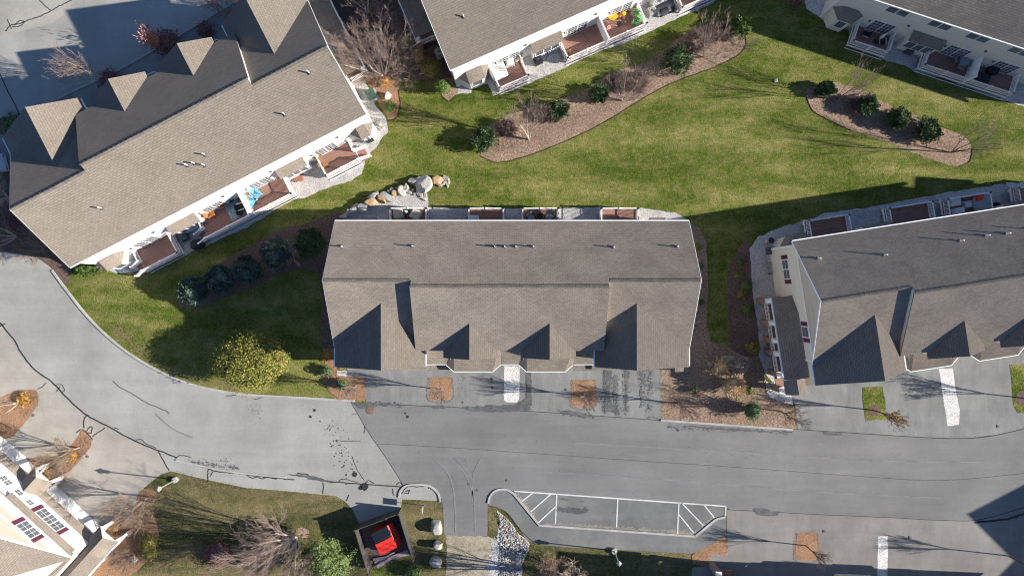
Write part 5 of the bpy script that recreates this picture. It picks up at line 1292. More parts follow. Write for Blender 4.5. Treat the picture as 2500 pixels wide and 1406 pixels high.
rock(1072, 1329, (0.85, 1.0, 0.8), 'squarish pale brown boulder, middle of the three beside the enclosure', 'rock', 5, 202, group='boulders beside the enclosure', flat=0.7)
rock(1066, 1370, (1.15, 1.15, 0.9), 'grey-white angular boulder, lowest of the three beside the enclosure', 'rock', 40, 203, group='boulders beside the enclosure', flat=0.7)
rock(948, 235, (0.5, 0.8, 0.5), 'pale flat boulder in the orange mulch beside the green utility box', 'rock_white', -35, 204, flat=0.6)
rock(1894, 197, (0.5, 0.36, 0.12), 'small white slab lying alone on the lawn left of the oval bed', 'rock_white', 10, 205, name='stone_slab', cat='stone slab')
rock(328, 1362, (0.7, 0.6, 0.4), 'pale stone in the mulch beside the dark leafless bush', 'rock', 20, 206)
rock(926, 305, (0.5, 0.5, 0.4), 'heap stone at the sunny corner of the upper left building', 'rock', 20, 207)
# countless loose stones
def stones(name, poly, n, smin, smax, mats, seed, fill=None):
    r = random.Random(seed)
    xs = [p[0] for p in poly]; ys = [p[1] for p in poly]
    def inside(x, y):
        c = False; j = len(poly) - 1
        for i in range(len(poly)):
            if (poly[i][1] > y) != (poly[j][1] > y) and x < (poly[j][0] - poly[i][0]) * (y - poly[i][1]) / (poly[j][1] - poly[i][1]) + poly[i][0]: c = not c
            j = i
        return c
    mb = MB(); k = 0
    while k < n:
        x = r.uniform(min(xs), max(xs)); y = r.uniform(min(ys), max(ys))
        if not inside(x, y): continue
        k += 1
        w = W(x, y); s = r.uniform(smin, smax) * (0.7 + 0.6 * r.random())
        mb.cur = r.randrange(len(mats))
        ax = [rdir(r) for _ in range(1)][0]
        rot = Matrix.Rotation(r.uniform(0, 6), 3, ax)
        vs = []
        for v in ((1, 0, 0), (-1, 0, 0), (0, 1, 0), (0, -1, 0), (0, 0, 1), (0, 0, -1), (.6, .6, .6), (-.6, .6, .5), (.6, -.6, .6), (-.6, -.6, .6)):
            q = rot @ Vector(v) * r.uniform(0.75, 1.15)
            vs.append((w.x + q.x * s, w.y + q.y * s * 0.8, max(0.02, s * 0.35 + q.z * s * 0.6)))
        bm = bmesh.new(); bv = [bm.verts.new(v) for v in vs]; bmesh.ops.convex_hull(bm, input=bv)
        bm.verts.index_update()
        mb.add([v.co for v in bm.verts], [tuple(z.index for z in f.verts) for f in bm.faces]); bm.free()
    return tag(mb.build(name, mats, uv=False), kind='stuff')
SB = [(1215, 1250), (1236, 1262), (1262, 1298), (1290, 1325), (1288, 1345), (1276, 1370), (1268, 1420), (1224, 1420), (1218, 1400), (1222, 1310), (1220, 1270)]
o = stones('loose_stones', SB, 1500, 0.05, 0.15, ['rock_white', 'rock', 'rock_grey', 'mulch'], 5)
tag(o, 'bed of loose pale and pinkish stones between the side entry and the walkway', 'stones')
o = stones('corner_stones', [(920, 290), (930, 296), (936, 315), (926, 322), (916, 305)], 60, 0.06, 0.14, ['rock', 'rock_white', 'rock_orange'], 6)
tag(o, 'small heap of pale stones at the sunny back corner of the upper left building', 'stones')
o = stones('porch_stones', [(1866, 930), (1895, 936), (1912, 975), (1935, 985), (1900, 985), (1872, 960)], 90, 0.05, 0.12, ['rock_white', 'rock'], 7)
tag(o, 'white stones at the front foot of the shaded side porch', 'stones')

# ------------------------------------------------------------------ lamps, sign, enclosure
M['lampmetal'] = plain('lamp_post_metal', (0.45, 0.45, 0.43), 0.5, 0.1, 3, metal=0.4)
M['lens'] = plain('lamp_lens', (0.5, 0.5, 0.48), 0.3, 0.05)
M['concrete'] = plain('concrete', (0.4, 0.39, 0.37), 0.85, 0.12, 5)
def lamp(px, py, label, h=3.45):
    w = W(px, py); T = thing('street_lamp', label, 'street lamp', (w.x, w.y, 0), 0, 'street lamps')
    MB().lathe([(0.3, 0), (0.3, 0.3), (0.27, 0.33)], n=20).build('base', 'concrete', T)
    MB().tube((0, 0, 0.33), (0, 0, h - 0.55), 0.07, 0.055, 10).build('pole', 'lampmetal', T)
    l = MB(); l.lathe([(0.07, h - 0.55), (0.16, h - 0.45), (0.2, h - 0.12)], n=4).build('lantern', 'lens', T)
    m = MB(); m.lathe([(0.30, h - 0.12), (0.28, h - 0.06), (0.1, h + 0.1), (0.03, h + 0.18)], n=4); m.build('lantern_cap', 'lampmetal', T)
lamp(429, 1170, 'tall lamp post with a square head on the left lower lawn, beside the tan court')
lamp(1499, 1343, 'tall lamp post with a square head on the grass strip below the parking bay')
w = W(1036, 1233); T = thing('road_sign', 'small road sign on a thin post in the dry grass near the rounded kerb', 'sign', (w.x, w.y, 0))
MB().tube((0, 0, 0), (0, 0, 1.3), 0.03, 0.03, 6).build('post', 'lampmetal', T)
m = MB(); m.obox((0, 0, 1.55), (0.03, 0.62, 0.62), rad(0)); m.build('sign_panel', 'lampmetal', T)

M['fence'] = m_rows('brown_fence', (0.07, 0.062, 0.055), (0.10, 0.088, 0.078), 3.0, 0.14, 0.012, 0.85, 0.4)
M['fence_floor'] = m_rows('enclosure_floor', (0.17, 0.12, 0.1), (0.23, 0.17, 0.145), 0.14, 0.14, 0.02, 0.9, 0.45)
M['red'] = plain('red_steel', (0.80, 0.045, 0.032), 0.45, 0.22, 2.5)
M['lid'] = plain('black_lid', (0.03, 0.04, 0.055), 0.35, 0.2)
M['plank'] = plain('weathered_planks', (0.36, 0.3, 0.33), 0.8, 0.2, 2)
En = thing('dumpster_enclosure', 'square dark wooden fence enclosure around the red dumpster, gate towards the road', 'enclosure', tuple(W(940, 1310)))
def el(px, py): return (W(px, py) - W(940, 1310)).xy
nw, ne, se, sw = el(876, 1278), el(980, 1240), el(1014, 1350), el(908, 1385)
MB().prism([sw, se, ne, nw], 0.0, 0.05).build('enclosure_floor', 'fence_floor', En)
def panel(a, b, z0=0.06, h=1.9, name='fence_panel'):
    L = math.dist(a, b); an = math.atan2(b[1] - a[1], b[0] - a[0]); m = MB()
    m.obox(((a[0] + b[0]) / 2, (a[1] + b[1]) / 2, z0 + h / 2), (L, 0.05, h), an)
    for zz in (0.35, 1.6): m.obox(((a[0] + b[0]) / 2 + 0.05 * math.sin(an), (a[1] + b[1]) / 2 - 0.05 * math.cos(an), zz), (L - 0.05, 0.05, 0.1), an)
    m.obox(((a[0] + b[0]) / 2, (a[1] + b[1]) / 2, z0 + h + 0.02), (L, 0.07, 0.03), an)
    return m.build(name, 'fence', En)
V = Vector
panel(nw, nw.lerp(ne, 0.7) , name='gate'); panel(nw.lerp(ne, 0.72), ne, h=1.7, name='gate')
panel(ne, se, h=1.75); panel(nw, sw, h=1.75)
for p in (nw, ne, se, sw, nw.lerp(ne, 0.71)): MB().obox((p[0], p[1], 1.02), (0.14, 0.14, 2.04), rad(20)).build('post', 'fence', En)
# boards lying across the open end
for i, (a, b) in enumerate((((916, 1373), (965, 1348)), ((912, 1364), (1000, 1350)), ((948, 1362), (996, 1342)), ((922, 1380), (952, 1362)))):
    pa = W(*a); pb = W(*b); m = MB(); L = (pb - pa).length; m.obox((0, 0, 0.06), (L, 0.3, 0.05), 0)
    o = m.build('board', 'plank', loc=((pa.x + pb.x) / 2, (pa.y + pb.y) / 2, 0.06 + 0.055 * i), rz=math.atan2(pb.y - pa.y, pb.x - pa.x))
    tag(o, ['grey weathered board leaning lowest in the pile beside the red dumpster', 'longest purplish board across the open end of the enclosure', 'short board on the right of the pile in the enclosure', 'topmost short board at the left of the pile in the enclosure'][i], 'board', 'boards in the enclosure')
# dumpster: ribbed black lid over one half, red steel panel over the other, sloping front
zt = 1.5
q = [W(905, 1306, zt), W(942, 1284, zt), W(967, 1334, zt), W(929, 1357, zt)]
c0 = (q[0] + q[2]) / 2
ex = (q[3] - q[0]).xy; ey = (q[1] - q[0]).xy
Lx = ex.length; Ly = ey.length
D = thing('dumpster', 'bright red dumpster with one ribbed black lid inside the wooden enclosure', 'dumpster', (c0.x, c0.y, 0.06), math.atan2(ex.y, ex.x))
hx, hy = Lx / 2, Ly / 2
m = MB(); m.xprism([(-hy, 0.15), (hy + 0.35, 0.15), (hy + 0.55, 0.75), (hy, 1.22), (-hy, 1.22)], -hx, hx); m.build('body', 'red', D)
m = MB(); m.box(-hx - 0.02, -hy - 0.03, 1.222, -0.02, hy + 0.02, 1.25)
for k in range(9): m.box(-hx + 0.03 + k * (hx - 0.1) / 9, -hy, 1.2501, -hx + 0.09 + k * (hx - 0.1) / 9, hy, 1.3)
m.build('lid', 'lid', D)
m = MB(); m.slab([(0.0, -hy - 0.05, 1.33), (hx + 0.05, -hy - 0.05, 1.33), (hx + 0.05, hy + 0.03, 1.27), (0.0, hy + 0.03, 1.27)], 0.045)
for k in range(3): m.box(0.06 + k * hx * 0.36, -hy + 0.1, 1.335, 0.09 + k * hx * 0.36, hy - 0.1, 1.345)
m.build('lid', 'red', D)
m = MB()
for x in (-hx * 0.6, hx * 0.3): m.box(x, hy + 0.02, 1.24, x + 0.35, hy + 0.1, 1.27)
for k in range(6): m.box(-0.1 + 0.09 * k, hy + 0.1, 1.12, -0.05 + 0.09 * k, hy + 0.3, 1.16)
m.build('grille', 'lid', D)
m = MB()
for s in (-1, 1): m.box(s * hx - 0.05, -0.4, 0.6, s * hx + 0.05 + 0.03 * s, 0.4, 0.8)
m.build('lifting_bracket', 'red', D)
for x in (-hx + 0.2, hx - 0.2):
    for y in (-hy + 0.2, hy - 0.1): MB().tube((x, y - 0.05, 0.08), (x, y + 0.05, 0.08), 0.08, 0.08, 10).build('wheel', 'lid', D)

# ------------------------------------------------------------------ utilities and air conditioners
M['util'] = plain('grey_green_steel', (0.26, 0.32, 0.28), 0.5, 0.1, 1)
M['dkgreen'] = plain('dark_green_cover', (0.06, 0.11, 0.085), 0.6, 0.2, 2)
M['ac'] = plain('condenser_metal', (0.42, 0.42, 0.39), 0.55, 0.1, 2)
M['acd'] = plain('condenser_dark', (0.10, 0.105, 0.11), 0.6, 0.15, 2)
M['black'] = plain('black_cover', (0.028, 0.03, 0.034), 0.6, 0.3, 2)
M['grey_cloth'] = plain('grey_cloth', (0.33, 0.34, 0.35), 0.85, 0.15, 2)
M['pale_cloth'] = plain('pale_cloth', (0.66, 0.65, 0.63), 0.85, 0.08, 2)
M['beige_cloth'] = plain('beige_cloth', (0.50, 0.44, 0.36), 0.85, 0.12, 2)
M['wood'] = plain('oiled_wood', (0.3, 0.15, 0.07), 0.6, 0.25, 4)
M['wicker'] = plain('brown_wicker', (0.3, 0.17, 0.1), 0.8, 0.3, 8)
M['blue'] = plain('sky_blue_plastic', (0.19, 0.5, 0.68), 0.5, 0.06)
M['orange'] = plain('rusty_orange', (0.38, 0.15, 0.05), 0.7, 0.2)
M['yellow'] = plain('yellow_plastic', (0.8, 0.42, 0.03), 0.4, 0.05)
M['green'] = plain('green_plastic', (0.12, 0.42, 0.13), 0.45, 0.08)
M['ltgreen'] = plain('light_green_plastic', (0.3, 0.62, 0.25), 0.45, 0.08)
M['teal'] = plain('teal_plastic', (0.04, 0.33, 0.42), 0.4, 0.05)
M['pink'] = plain('pink_plastic', (0.72, 0.3, 0.3), 0.5, 0.1)
M['purple'] = plain('purple_plastic', (0.15, 0.04, 0.12), 0.5, 0.1)
M['terra'] = plain('terracotta', (0.27, 0.13, 0.09), 0.8, 0.15)
M['steel'] = plain('brushed_steel', (0.5, 0.52, 0.54), 0.35, 0.08, metal=0.6)
M['glasstop'] = plain('table_glass', (0.24, 0.29, 0.32), 0.2, 0.1)
M['rug'] = m_ground('patterned_rug', [(0.06, 0.12, 0.14), (0.25, 0.35, 0.36), (0.6, 0.62, 0.58)], 4.5, 0.5, 0.0, 0.9, 9)

def unit(px, py, label, mat='ac', z=0.0, s=0.78, rz=0.0):
    w = W(px, py, 0.5); T = thing('air_conditioner', label, 'air conditioner', (w.x, w.y, z), rad(rz), 'outdoor cooling units')
    h = 0.75
    m = MB(); m.box(-s / 2, -s / 2, 0.05, s / 2, s / 2, h)
    for k in range(8): m.box(-s / 2 - 0.01, -s / 2 - 0.01, 0.1 + k * 0.08, s / 2 + 0.01, s / 2 + 0.01, 0.13 + k * 0.08)
    m.build('housing', mat, T)
    MB().lathe([(s * 0.44, h + 0.001), (s * 0.44, h + 0.03), (s * 0.36, h + 0.035), (s * 0.36, h + 0.012), (0.02, h + 0.012)], n=24).build('fan_ring', mat, T)
    m = MB()
    for k in range(8): a = k * PI / 4; m.obox((math.cos(a) * s * 0.17, math.sin(a) * s * 0.17, h + 0.03), (s * 0.34, 0.012, 0.012), a)
    m.lathe([(0.1, h + 0.02), (0.1, h + 0.05), (0.03, h + 0.055)], n=12); m.build('fan_grille', 'acd', T)
    MB().box(-s * 0.6, -s * 0.6, 0, s * 0.6, s * 0.6, 0.05).build('pad', 'concrete', T)
    return T
unit(448, 578, 'cooling unit with a round grille in the shaded gravel left of the long double deck', 'acd', rz=28)
unit(1592, 28, 'pale beige cooling unit in the gravel at the top, right of the deck of toys', 'ac', rz=24)
unit(1314, 147, 'black cooling unit in the gravel between the first two decks of the top centre building', 'black', s=0.75, rz=24)
unit(1073, 128, 'grey cooling unit in the dark shade left of the top centre building', 'ac', rz=24)
unit(2222, 122, 'dark cooling unit in the shaded gravel of the top right building', 'acd', rz=-18, s=0.72)
unit(1882, 612, 'cooling unit tucked behind the black grill at the corner of the right building', 'acd', rz=9, s=0.7)
w = W(905, 230, .6); T = thing('utility_box', 'dark green utility box beside the upper left building', 'utility box', (w.x, w.y, 0), rad(25))
m = MB(); m.box(-0.42, -0.42, 0.06, 0.42, 0.42, 0.75); m.slab([(-0.46, -0.46, 0.82), (0.46, -0.46, 0.82), (0.46, 0.46, 0.86), (-0.46, 0.46, 0.86)], 0.1); m.build('housing', 'dkgreen', T)
MB().box(-0.6, -0.6, 0, 0.6, 0.6, 0.06).build('pad', 'concrete', T)
w = W(1780, 886, .6); T = thing('transformer_box', 'grey-green transformer box between two ornamental grasses', 'utility box', (w.x, w.y, 0), 0)
MB().box(-0.5, -0.5, 0.08, 0.5, 0.5, 0.8).build('housing', 'util', T)
m = MB(); m.slab([(-0.52, -0.55, 0.78), (0.52, -0.55, 0.78), (0.52, 0.55, 0.95), (-0.52, 0.55, 0.95)], 0.06); m.box(-0.52, -0.01, 0.87, 0.52, 0.01, 0.89); m.build('lid', 'util', T)
MB().box(-0.65, -0.65, 0, 0.65, 0.65, 0.08).build('pad', 'concrete', T)
w = W(1733, 889, .3); o = MB().lathe([(0.25, 0), (0.25, 0.4), (0.2, 0.5), (0.05, 0.52)], n=8).build('utility_pedestal', 'util', loc=(w.x, w.y, 0)); tag(o, 'small pale green pedestal left of the peach ornamental grass', 'utility box')
w = W(977, 193, .2); o = MB().lathe([(0.2, 0), (0.2, 0.25), (0.14, 0.33), (0.03, 0.34)], n=8).build('utility_pedestal', 'util', loc=(w.x, w.y, 0)); tag(o, 'small pale green pedestal at the tip of the orange mulch near the birch', 'utility box')

# ------------------------------------------------------------------ deck furniture
DZ = 0.755
def at(px, py, z=DZ + 0.4): w = W(px, py, z); return (w.x, w.y)
def chair(px, py, rz, label, mat, z=DZ, s=1.0, name='chair', group=None, frame=None):
    x, y = at(px, py, z + 0.4); T = thing(name, label, 'chair', (x, y, z), rad(rz), group)
    T.scale = (s, s, s)
    m = MB(); m.slab([(-0.28, -0.28, 0.42), (0.28, -0.28, 0.42), (0.28, 0.28, 0.38), (-0.28, 0.28, 0.38)], 0.06); m.build('seat', mat, T)
    m = MB(); m.slab([(-0.28, 0.26, 0.42), (0.28, 0.26, 0.42), (0.27, 0.48, 0.95), (-0.27, 0.48, 0.95)], 0.06); m.build('backrest', mat, T)
    for sx in (-1, 1):
        m = MB(); m.box(sx * 0.33 - 0.04, -0.3, 0.58, sx * 0.33 + 0.04, 0.34, 0.61); m.build('armrest', frame or mat, T)
        for yy in (-0.27, 0.27): MB().tube((sx * 0.32, yy, 0), (sx * 0.32, yy, 0.58), 0.02, 0.02, 6).build('leg', frame or mat, T)
    return T
def adirondack(px, py, rz, label, mat):
    x, y = at(px, py); T = thing('adirondack_chair', label, 'chair', (x, y, DZ), rad(rz), 'sky blue slatted chairs')
    m = MB()
    for k in range(6): m.slab([(-0.3, -0.45 + k * 0.13, 0.38 - k * 0.02), (0.3, -0.45 + k * 0.13, 0.38 - k * 0.02), (0.3, -0.34 + k * 0.13, 0.365 - k * 0.02), (-0.3, -0.34 + k * 0.13, 0.365 - k * 0.02)], 0.025)
    m.build('seat', mat, T)
    m = MB()
    for k in range(5):
        xx = -0.3 + k * 0.122; fan = (k - 2) * 0.035; top = 0.95 - abs(k - 2) * 0.05
        m.slab([(xx, 0.28, 0.3), (xx + 0.105, 0.28, 0.3), (xx + 0.11 + fan, 0.65, top), (xx + fan - 0.005, 0.65, top)], 0.03)
    m.build('backrest', mat, T)
    for sx in (-1, 1):
        m = MB(); m.prism([(sx * 0.33, -0.52), (sx * 0.33 + sx * 0.16, -0.5), (sx * 0.33 + sx * 0.12, 0.4), (sx * 0.33, 0.4)], 0.55, 0.58); m.build('armrest', mat, T)
        MB().box(sx * 0.37 - 0.04, -0.46, 0, sx * 0.37 + 0.04, -0.42, 0.549).build('leg', mat, T)
        MB().slab([(sx * 0.34 - 0.02, -0.45, 0.3), (sx * 0.34 + 0.02, -0.45, 0.3), (sx * 0.34 + 0.02, 0.5, 0.13), (sx * 0.34 - 0.02, 0.5, 0.13)], 0.12).build('leg', mat, T)
    return T
def round_table(px, py, label, r=0.5, h=0.5, mat='wood', z=DZ, name='round_table'):
    x, y = at(px, py, z + h); T = thing(name, label, 'table', (x, y, z))
    MB().lathe([(r, h - 0.04), (r, h), (0.02, h + 0.002)], n=24).build('table_top', mat, T)
    for k in range(4): a = PI / 4 + k * PI / 2; MB().tube((r * 0.75 * math.cos(a), r * 0.75 * math.sin(a), 0), (r * 0.5 * math.cos(a), r * 0.5 * math.sin(a), h - 0.04), 0.025, 0.025, 6).build('leg', mat, T)
    return T
def blob(px, py, dims, label, cat, name, mat, z=DZ, rz=0.0, seed=0, boxy=0.6, loose=0.08):
    """cloth or plastic cover drawn over something: a rounded box with creases"""
    bm = bmesh.new(); bmesh.ops.create_cube(bm, size=2); bmesh.ops.subdivide_edges(bm, edges=bm.edges, cuts=7, use_grid_fill=True)
    vs = []
    for v in bm.verts:
        n1 = v.co.normalized(); p = v.co * boxy + n1 * (1 - boxy) * 1.15
        fl = 1 + 0.12 * max(0, -p.z)
        nz = 1 + loose * noise.noise(v.co * 2.3 + Vector((seed * 5.1, 0, 0)))
        vs.append((p.x * dims[0] / 2 * fl * nz, p.y * dims[1] / 2 * fl * nz, max(0, (p.z * nz + 1) * dims[2] / 2)))
    mb = MB(); mb.add(vs, [tuple(a.index for a in f.verts) for f in bm.faces]); bm.free()
    x, y = at(px, py, z + dims[2] * 0.8)
    return tag(mb.build(name, mat, loc=(x, y, z), rz=rad(rz), smooth=True), label, cat)
def pot(px, py, label, z=DZ, r=0.2, plant='orange'):
    x, y = at(px, py, z + 0.3); T = thing('potted_plant', label, 'plant', (x, y, z))
    MB().lathe([(r * 0.7, 0), (r, 0.3), (r * 1.05, 0.33), (r * 0.9, 0.33), (r * 0.85, 0.28)], n=14).build('pot', 'terra', T)
    m = MB(); foliage(m, random.Random(int(px)), (0, 0, 0.42), (r * 1.1, r * 1.1, 0.2), 120, 0.07, 'leafy'); m.build('foliage', 'lf_' + plant, T, uv=False)
def kettle_grill(px, py, label, mat='black', z=0.0, r=0.3):
    x, y = at(px, py, z + 0.9); T = thing('kettle_grill', label, 'grill', (x, y, z))
    MB().lathe([(0.05, 0.55), (r * 0.8, 0.65), (r, 0.82)], n=20).build('bowl', mat, T)
    MB().lathe([(r * 1.02, 0.821), (r * 0.85, 0.98), (r * 0.4, 1.07), (0.04, 1.09), (0.03, 1.13)], n=20).build('lid', mat, T)
    for k in range(3): a = k * 2.1; MB().tube((0.33 * math.cos(a), 0.33 * math.sin(a), 0), (0.15 * math.cos(a), 0.15 * math.sin(a), 0.62), 0.018, 0.018, 6).build('leg', 'steel', T)
def cart_grill(px, py, rz, label, mat='black', z=0.0):
    x, y = at(px, py, z + 0.9); T = thing('gas_grill', label, 'grill', (x, y, z), rad(rz))
    m = MB(); m.xprism([(-0.28, 0.82), (0.28, 0.82), (0.26, 1.0), (0.12, 1.12), (-0.12, 1.12), (-0.26, 1.0)], -0.38, 0.38); m.build('hood', mat, T)
    MB().box(-0.36, -0.25, 0.1, 0.36, 0.25, 0.815).build('cabinet', mat, T)
    for s in (-1, 1): MB().box(s * 0.56 - 0.175, -0.24, 0.78, s * 0.56 + 0.175, 0.24, 0.81).build('side_shelf', 'steel', T)
    MB().tube((-0.28, -0.32, 0.95), (0.28, -0.32, 0.95), 0.015, 0.015, 6).build('handle', 'steel', T)

# upper left building
adirondack(624, 473, 48, 'upper right sky blue slatted chair on the sunny deck', 'blue')
adirondack(611, 491, 62, 'lower left sky blue slatted chair, nearer the white privacy wall', 'blue')
round_table(606, 477, 'round brown table beside the two sky blue chairs', 0.42, 0.5, 'wicker')
rg = thing('outdoor_rug', 'teal and white patterned rug on the shaded deck left of the privacy wall', 'rug', (*at(569, 508, DZ), DZ + 0.004), rad(-58))
MB().box(-1.1, -0.75, 0, 1.1, 0.75, 0.012).build('rug_field', 'rug', rg)
chair(515, 521, 120, 'wide orange wooden armchair at the left of the shaded deck', 'orange', s=1.15)
chair(541, 499, 200, 'orange slatted armchair between the rug and the glass door', 'orange', s=0.95)
chair(565, 485, 200, 'metal framed chair with a dark sling at the upper edge of the rug', 'black', frame='steel')
chair(588, 505, 110, 'metal framed dark chair on the rug beside the privacy wall', 'black', frame='steel')
MB_ = MB().lathe([(0.26, 0), (0.3, 0.3), (0.3, 0.42), (0.22, 0.42), (0.2, 0.3)], n=18)
o = MB_.build('fire_bowl', 'black', loc=(*at(583, 519), DZ)); tag(o, 'round black bowl at the outer edge of the patterned rug', 'fire bowl')
blob(480, 596, (1.35, 0.95, 0.75), 'round black covered fire pit in the gravel outside the deck stairs', 'fire pit cover', 'covered_fire_pit', 'black', 0, 15, 1, 0.2)
chair(776, 383, 60, 'brown wicker armchair in the upper corner of the sunny lone deck', 'wicker', s=1.1)
chair(786, 403, 100, 'dark wooden folding chair beside the wicker armchair', 'wood', s=0.8)
round_table(794, 399, 'small round wooden table on the sunny lone deck', 0.3, 0.5, 'wood')
blob(728, 435, (1.0, 0.6, 0.25), 'rusty brown box lying in the sunny gravel between two decks', 'box', 'storage_box', 'terra', 0, 10, 4, 0.9)
cart_grill(900, 338, 205, 'covered black grill in the sunny gravel beside the bay at the right end')
# top centre building
blob(1214, 166, (1.6, 1.9, 0.95), 'large white covered hot tub on the corner deck of the top centre building', 'hot tub', 'hot_tub', 'pale_cloth', DZ, 24, 2, 0.75, 0.04)
blob(1244, 149, (0.85, 0.9, 0.9), 'white covered armchair beside the hot tub', 'chair cover', 'covered_chair', 'pale_cloth', DZ, 10, 3, 0.75)
chair(1262, 141, 300, 'beige slatted reclining chair in the railing shadow of the corner deck', 'beige_cloth', s=1.35)
T = thing('water_table', 'blue and yellow toy water table against the white wall on the deck of toys', 'toy', (*at(1496, 40), DZ), rad(-25))
MB().lathe([(0.3, 0.3), (0.42, 0.45), (0.42, 0.5), (0.34, 0.5), (0.3, 0.38), (0.02, 0.37)], n=20).build('basin', 'teal', T)
MB().lathe([(0.425, 0.44), (0.48, 0.47), (0.47, 0.5), (0.425, 0.505)], n=20).build('rim', 'yellow', T)
for a in (0.6, 2.2, 3.8, 5.4): MB().tube((0.3 * math.cos(a), 0.3 * math.sin(a), 0), (0.28 * math.cos(a), 0.28 * math.sin(a), 0.35), 0.04, 0.04, 8).build('leg', 'yellow', T)
T = thing('toy_tricycle', 'yellow and purple toy tricycle in the middle of the deck of toys', 'toy', (*at(1518, 36), DZ), rad(20))
m = MB(); m.prism([(-0.3, -0.14), (0.2, -0.16), (0.34, 0), (0.2, 0.16), (-0.3, 0.14)], 0.28, 0.4); m.build('body', 'yellow', T)
MB().lathe([(0.22, 0.41), (0.24, 0.5), (0.16, 0.56), (0.02, 0.56)], (0.2, 0, 0), 16).build('seat', 'yellow', T)
for x, y in ((-0.3, -0.22), (-0.3, 0.22), (0.36, 0)): MB().tube((x, y - 0.04, 0.17), (x, y + 0.04, 0.17), 0.17, 0.17, 14).build('wheel', 'purple', T)
MB().tube((-0.3, -0.28, 0.55), (-0.3, 0.28, 0.55), 0.025, 0.025, 8).build('handlebar', 'purple', T)
chair(1551, 30, 250, 'green plastic chair in the railing shadow of the deck of toys', 'green', s=0.8)
round_table(1562, 45, 'light green plastic play table in the corner of the deck of toys', 0.36, 0.45, 'ltgreen')
chair(1552, 55, 330, 'dark green plastic chair just below the light green play table', 'green', s=0.8)
T = thing('doll_pram', 'small pink doll pram next to the privacy wall on the deck of toys', 'toy', (*at(1487, 68), DZ), rad(60))
MB().lathe([(0.1, 0.25), (0.2, 0.4), (0.2, 0.5), (0.12, 0.5)], n=14).build('basket', 'pink', T)
for x, y in ((-0.15, -0.14), (-0.15, 0.14), (0.15, -0.14), (0.15, 0.14)): MB().tube((x, y - 0.02, 0.08), (x, y + 0.02, 0.08), 0.08, 0.08, 10).build('wheel', 'pink', T)
MB().tube((-0.2, 0, 0.45), (-0.38, 0, 0.65), 0.02, 0.02, 6).build('handle', 'pink', T)
round_table(1512, 58, 'open black metal table casting a lattice shadow on the deck of toys', 0.25, 0.6, 'black')
pot(1390, 128, 'pot of russet flowers in the outer corner of the empty deck')
pot(1379, 84, 'pot of orange flowers by the glass door of the empty deck', plant='orange')
pot(1335, 128, 'first of the pots along the bay of the top centre building', 0, 0.16, 'olive'); pot(1560, 8, 'pot of dark red flowers beside the glass door of the deck of toys', DZ, 0.2, 'red')
cart_grill(1622, 27, 24, 'black grill in the shaded gravel right of the pale cooling unit')
blob(1642, 22, (0.4, 0.4, 0.7), 'small dark blue covered bin right of the black grill', 'bin', 'covered_bin', 'black', 0, 24, 9, 0.8)
# top right building
T = thing('closed_umbrella', 'closed white patio umbrella standing on the small shaded deck', 'umbrella', (*at(2140, 100, DZ + 0.2), DZ), 0)
MB().tube((0, 0, 0), (0, 0, 2.3), 0.025, 0.025, 8).build('pole', 'steel', T)
MB().lathe([(0.13, 1.0), (0.16, 1.3), (0.1, 1.9), (0.04, 2.3)], n=9).build('canopy', 'pale_cloth', T)
MB().lathe([(0.25, 0), (0.25, 0.06), (0.05, 0.1)], n=16).build('base', 'black', T)
chair(2112, 84, 250, 'dark sling chair left of the closed white umbrella', 'black', frame='steel')
chair(2153, 103, 0, 'dark sling chair right of the closed white umbrella, back to the railing', 'black', frame='steel')
blob(2120, 52, (0.75, 0.4, 0.45), 'dark red cushion bundle in the upper corner of the small shaded deck', 'cushion', 'cushion_bundle', 'shutter', DZ, -15, 7, 0.5)
round_table(2356, 149, 'round glass patio table on the long shaded deck', 0.5, 0.72, 'glasstop', name='patio_table')
for x, y, rz, lab in ((2340, 146, 90, 'grey chair on the left side of the round glass table'), (2347, 163, 150, 'grey chair on the near side of the round glass table'), (2371, 157, 250, 'grey chair between the glass table and the privacy wall'), (2360, 134, 10, 'grey chair on the wall side of the round glass table')):
    chair(x, y, rz, lab, 'grey_cloth', group='chairs around the glass table', s=0.95)
blob(2428, 170, (1.0, 0.8, 0.75), 'dark covered heap beyond the privacy wall on the long shaded deck', 'furniture cover', 'covered_furniture', 'black', DZ, -18, 8, 0.5)
blob(2400, 188, (1.5, 0.7, 0.6), 'long low dark covered seat along the railing of the long shaded deck', 'furniture cover', 'covered_furniture', 'black', DZ, -18, 12, 0.8)
# right building
blob(2333, 492, (1.0, 0.9, 0.7), 'pale grey covered armchair at the left of the furnished shaded deck', 'chair cover', 'covered_chair', 'pale_cloth', DZ, 9, 5, 0.8)
blob(2342, 514, (1.0, 0.6, 0.6), 'pale grey covered seat half hidden by the roof edge', 'chair cover', 'covered_chair', 'pale_cloth', DZ, 9, 6, 0.8)
blob(2364, 499, (0.75, 0.65, 0.4), 'square pale covered table between the covered chairs', 'table cover', 'covered_table', 'pale_cloth', DZ, 9, 14, 0.9, 0.02)
blob(2401, 497, (1.7, 1.55, 0.75), 'large round covered table set with creased grey cover', 'table cover', 'covered_table', 'grey_cloth', DZ, 9, 15, 0.25)
blob(2393, 482, (0.6, 0.45, 0.35), 'crumpled red cloth on top of the large covered table', 'cloth', 'red_cloth', 'red', DZ + 0.7, 20, 16, 0.3, 0.5)
kettle_grill(1884, 587, 'black kettle grill in the shaded gravel at the corner of the right building')
blob(1874, 588, (0.25, 0.45, 0.5), 'small tan box beside the black kettle grill', 'box', 'storage_box', 'beige_cloth', 0, 5, 17, 0.9)
blob(2436, 500, (0.5, 0.5, 0.5), 'black covered bucket right of the furnished shaded deck', 'bin', 'covered_bin', 'black', 0, 5, 18, 0.6)
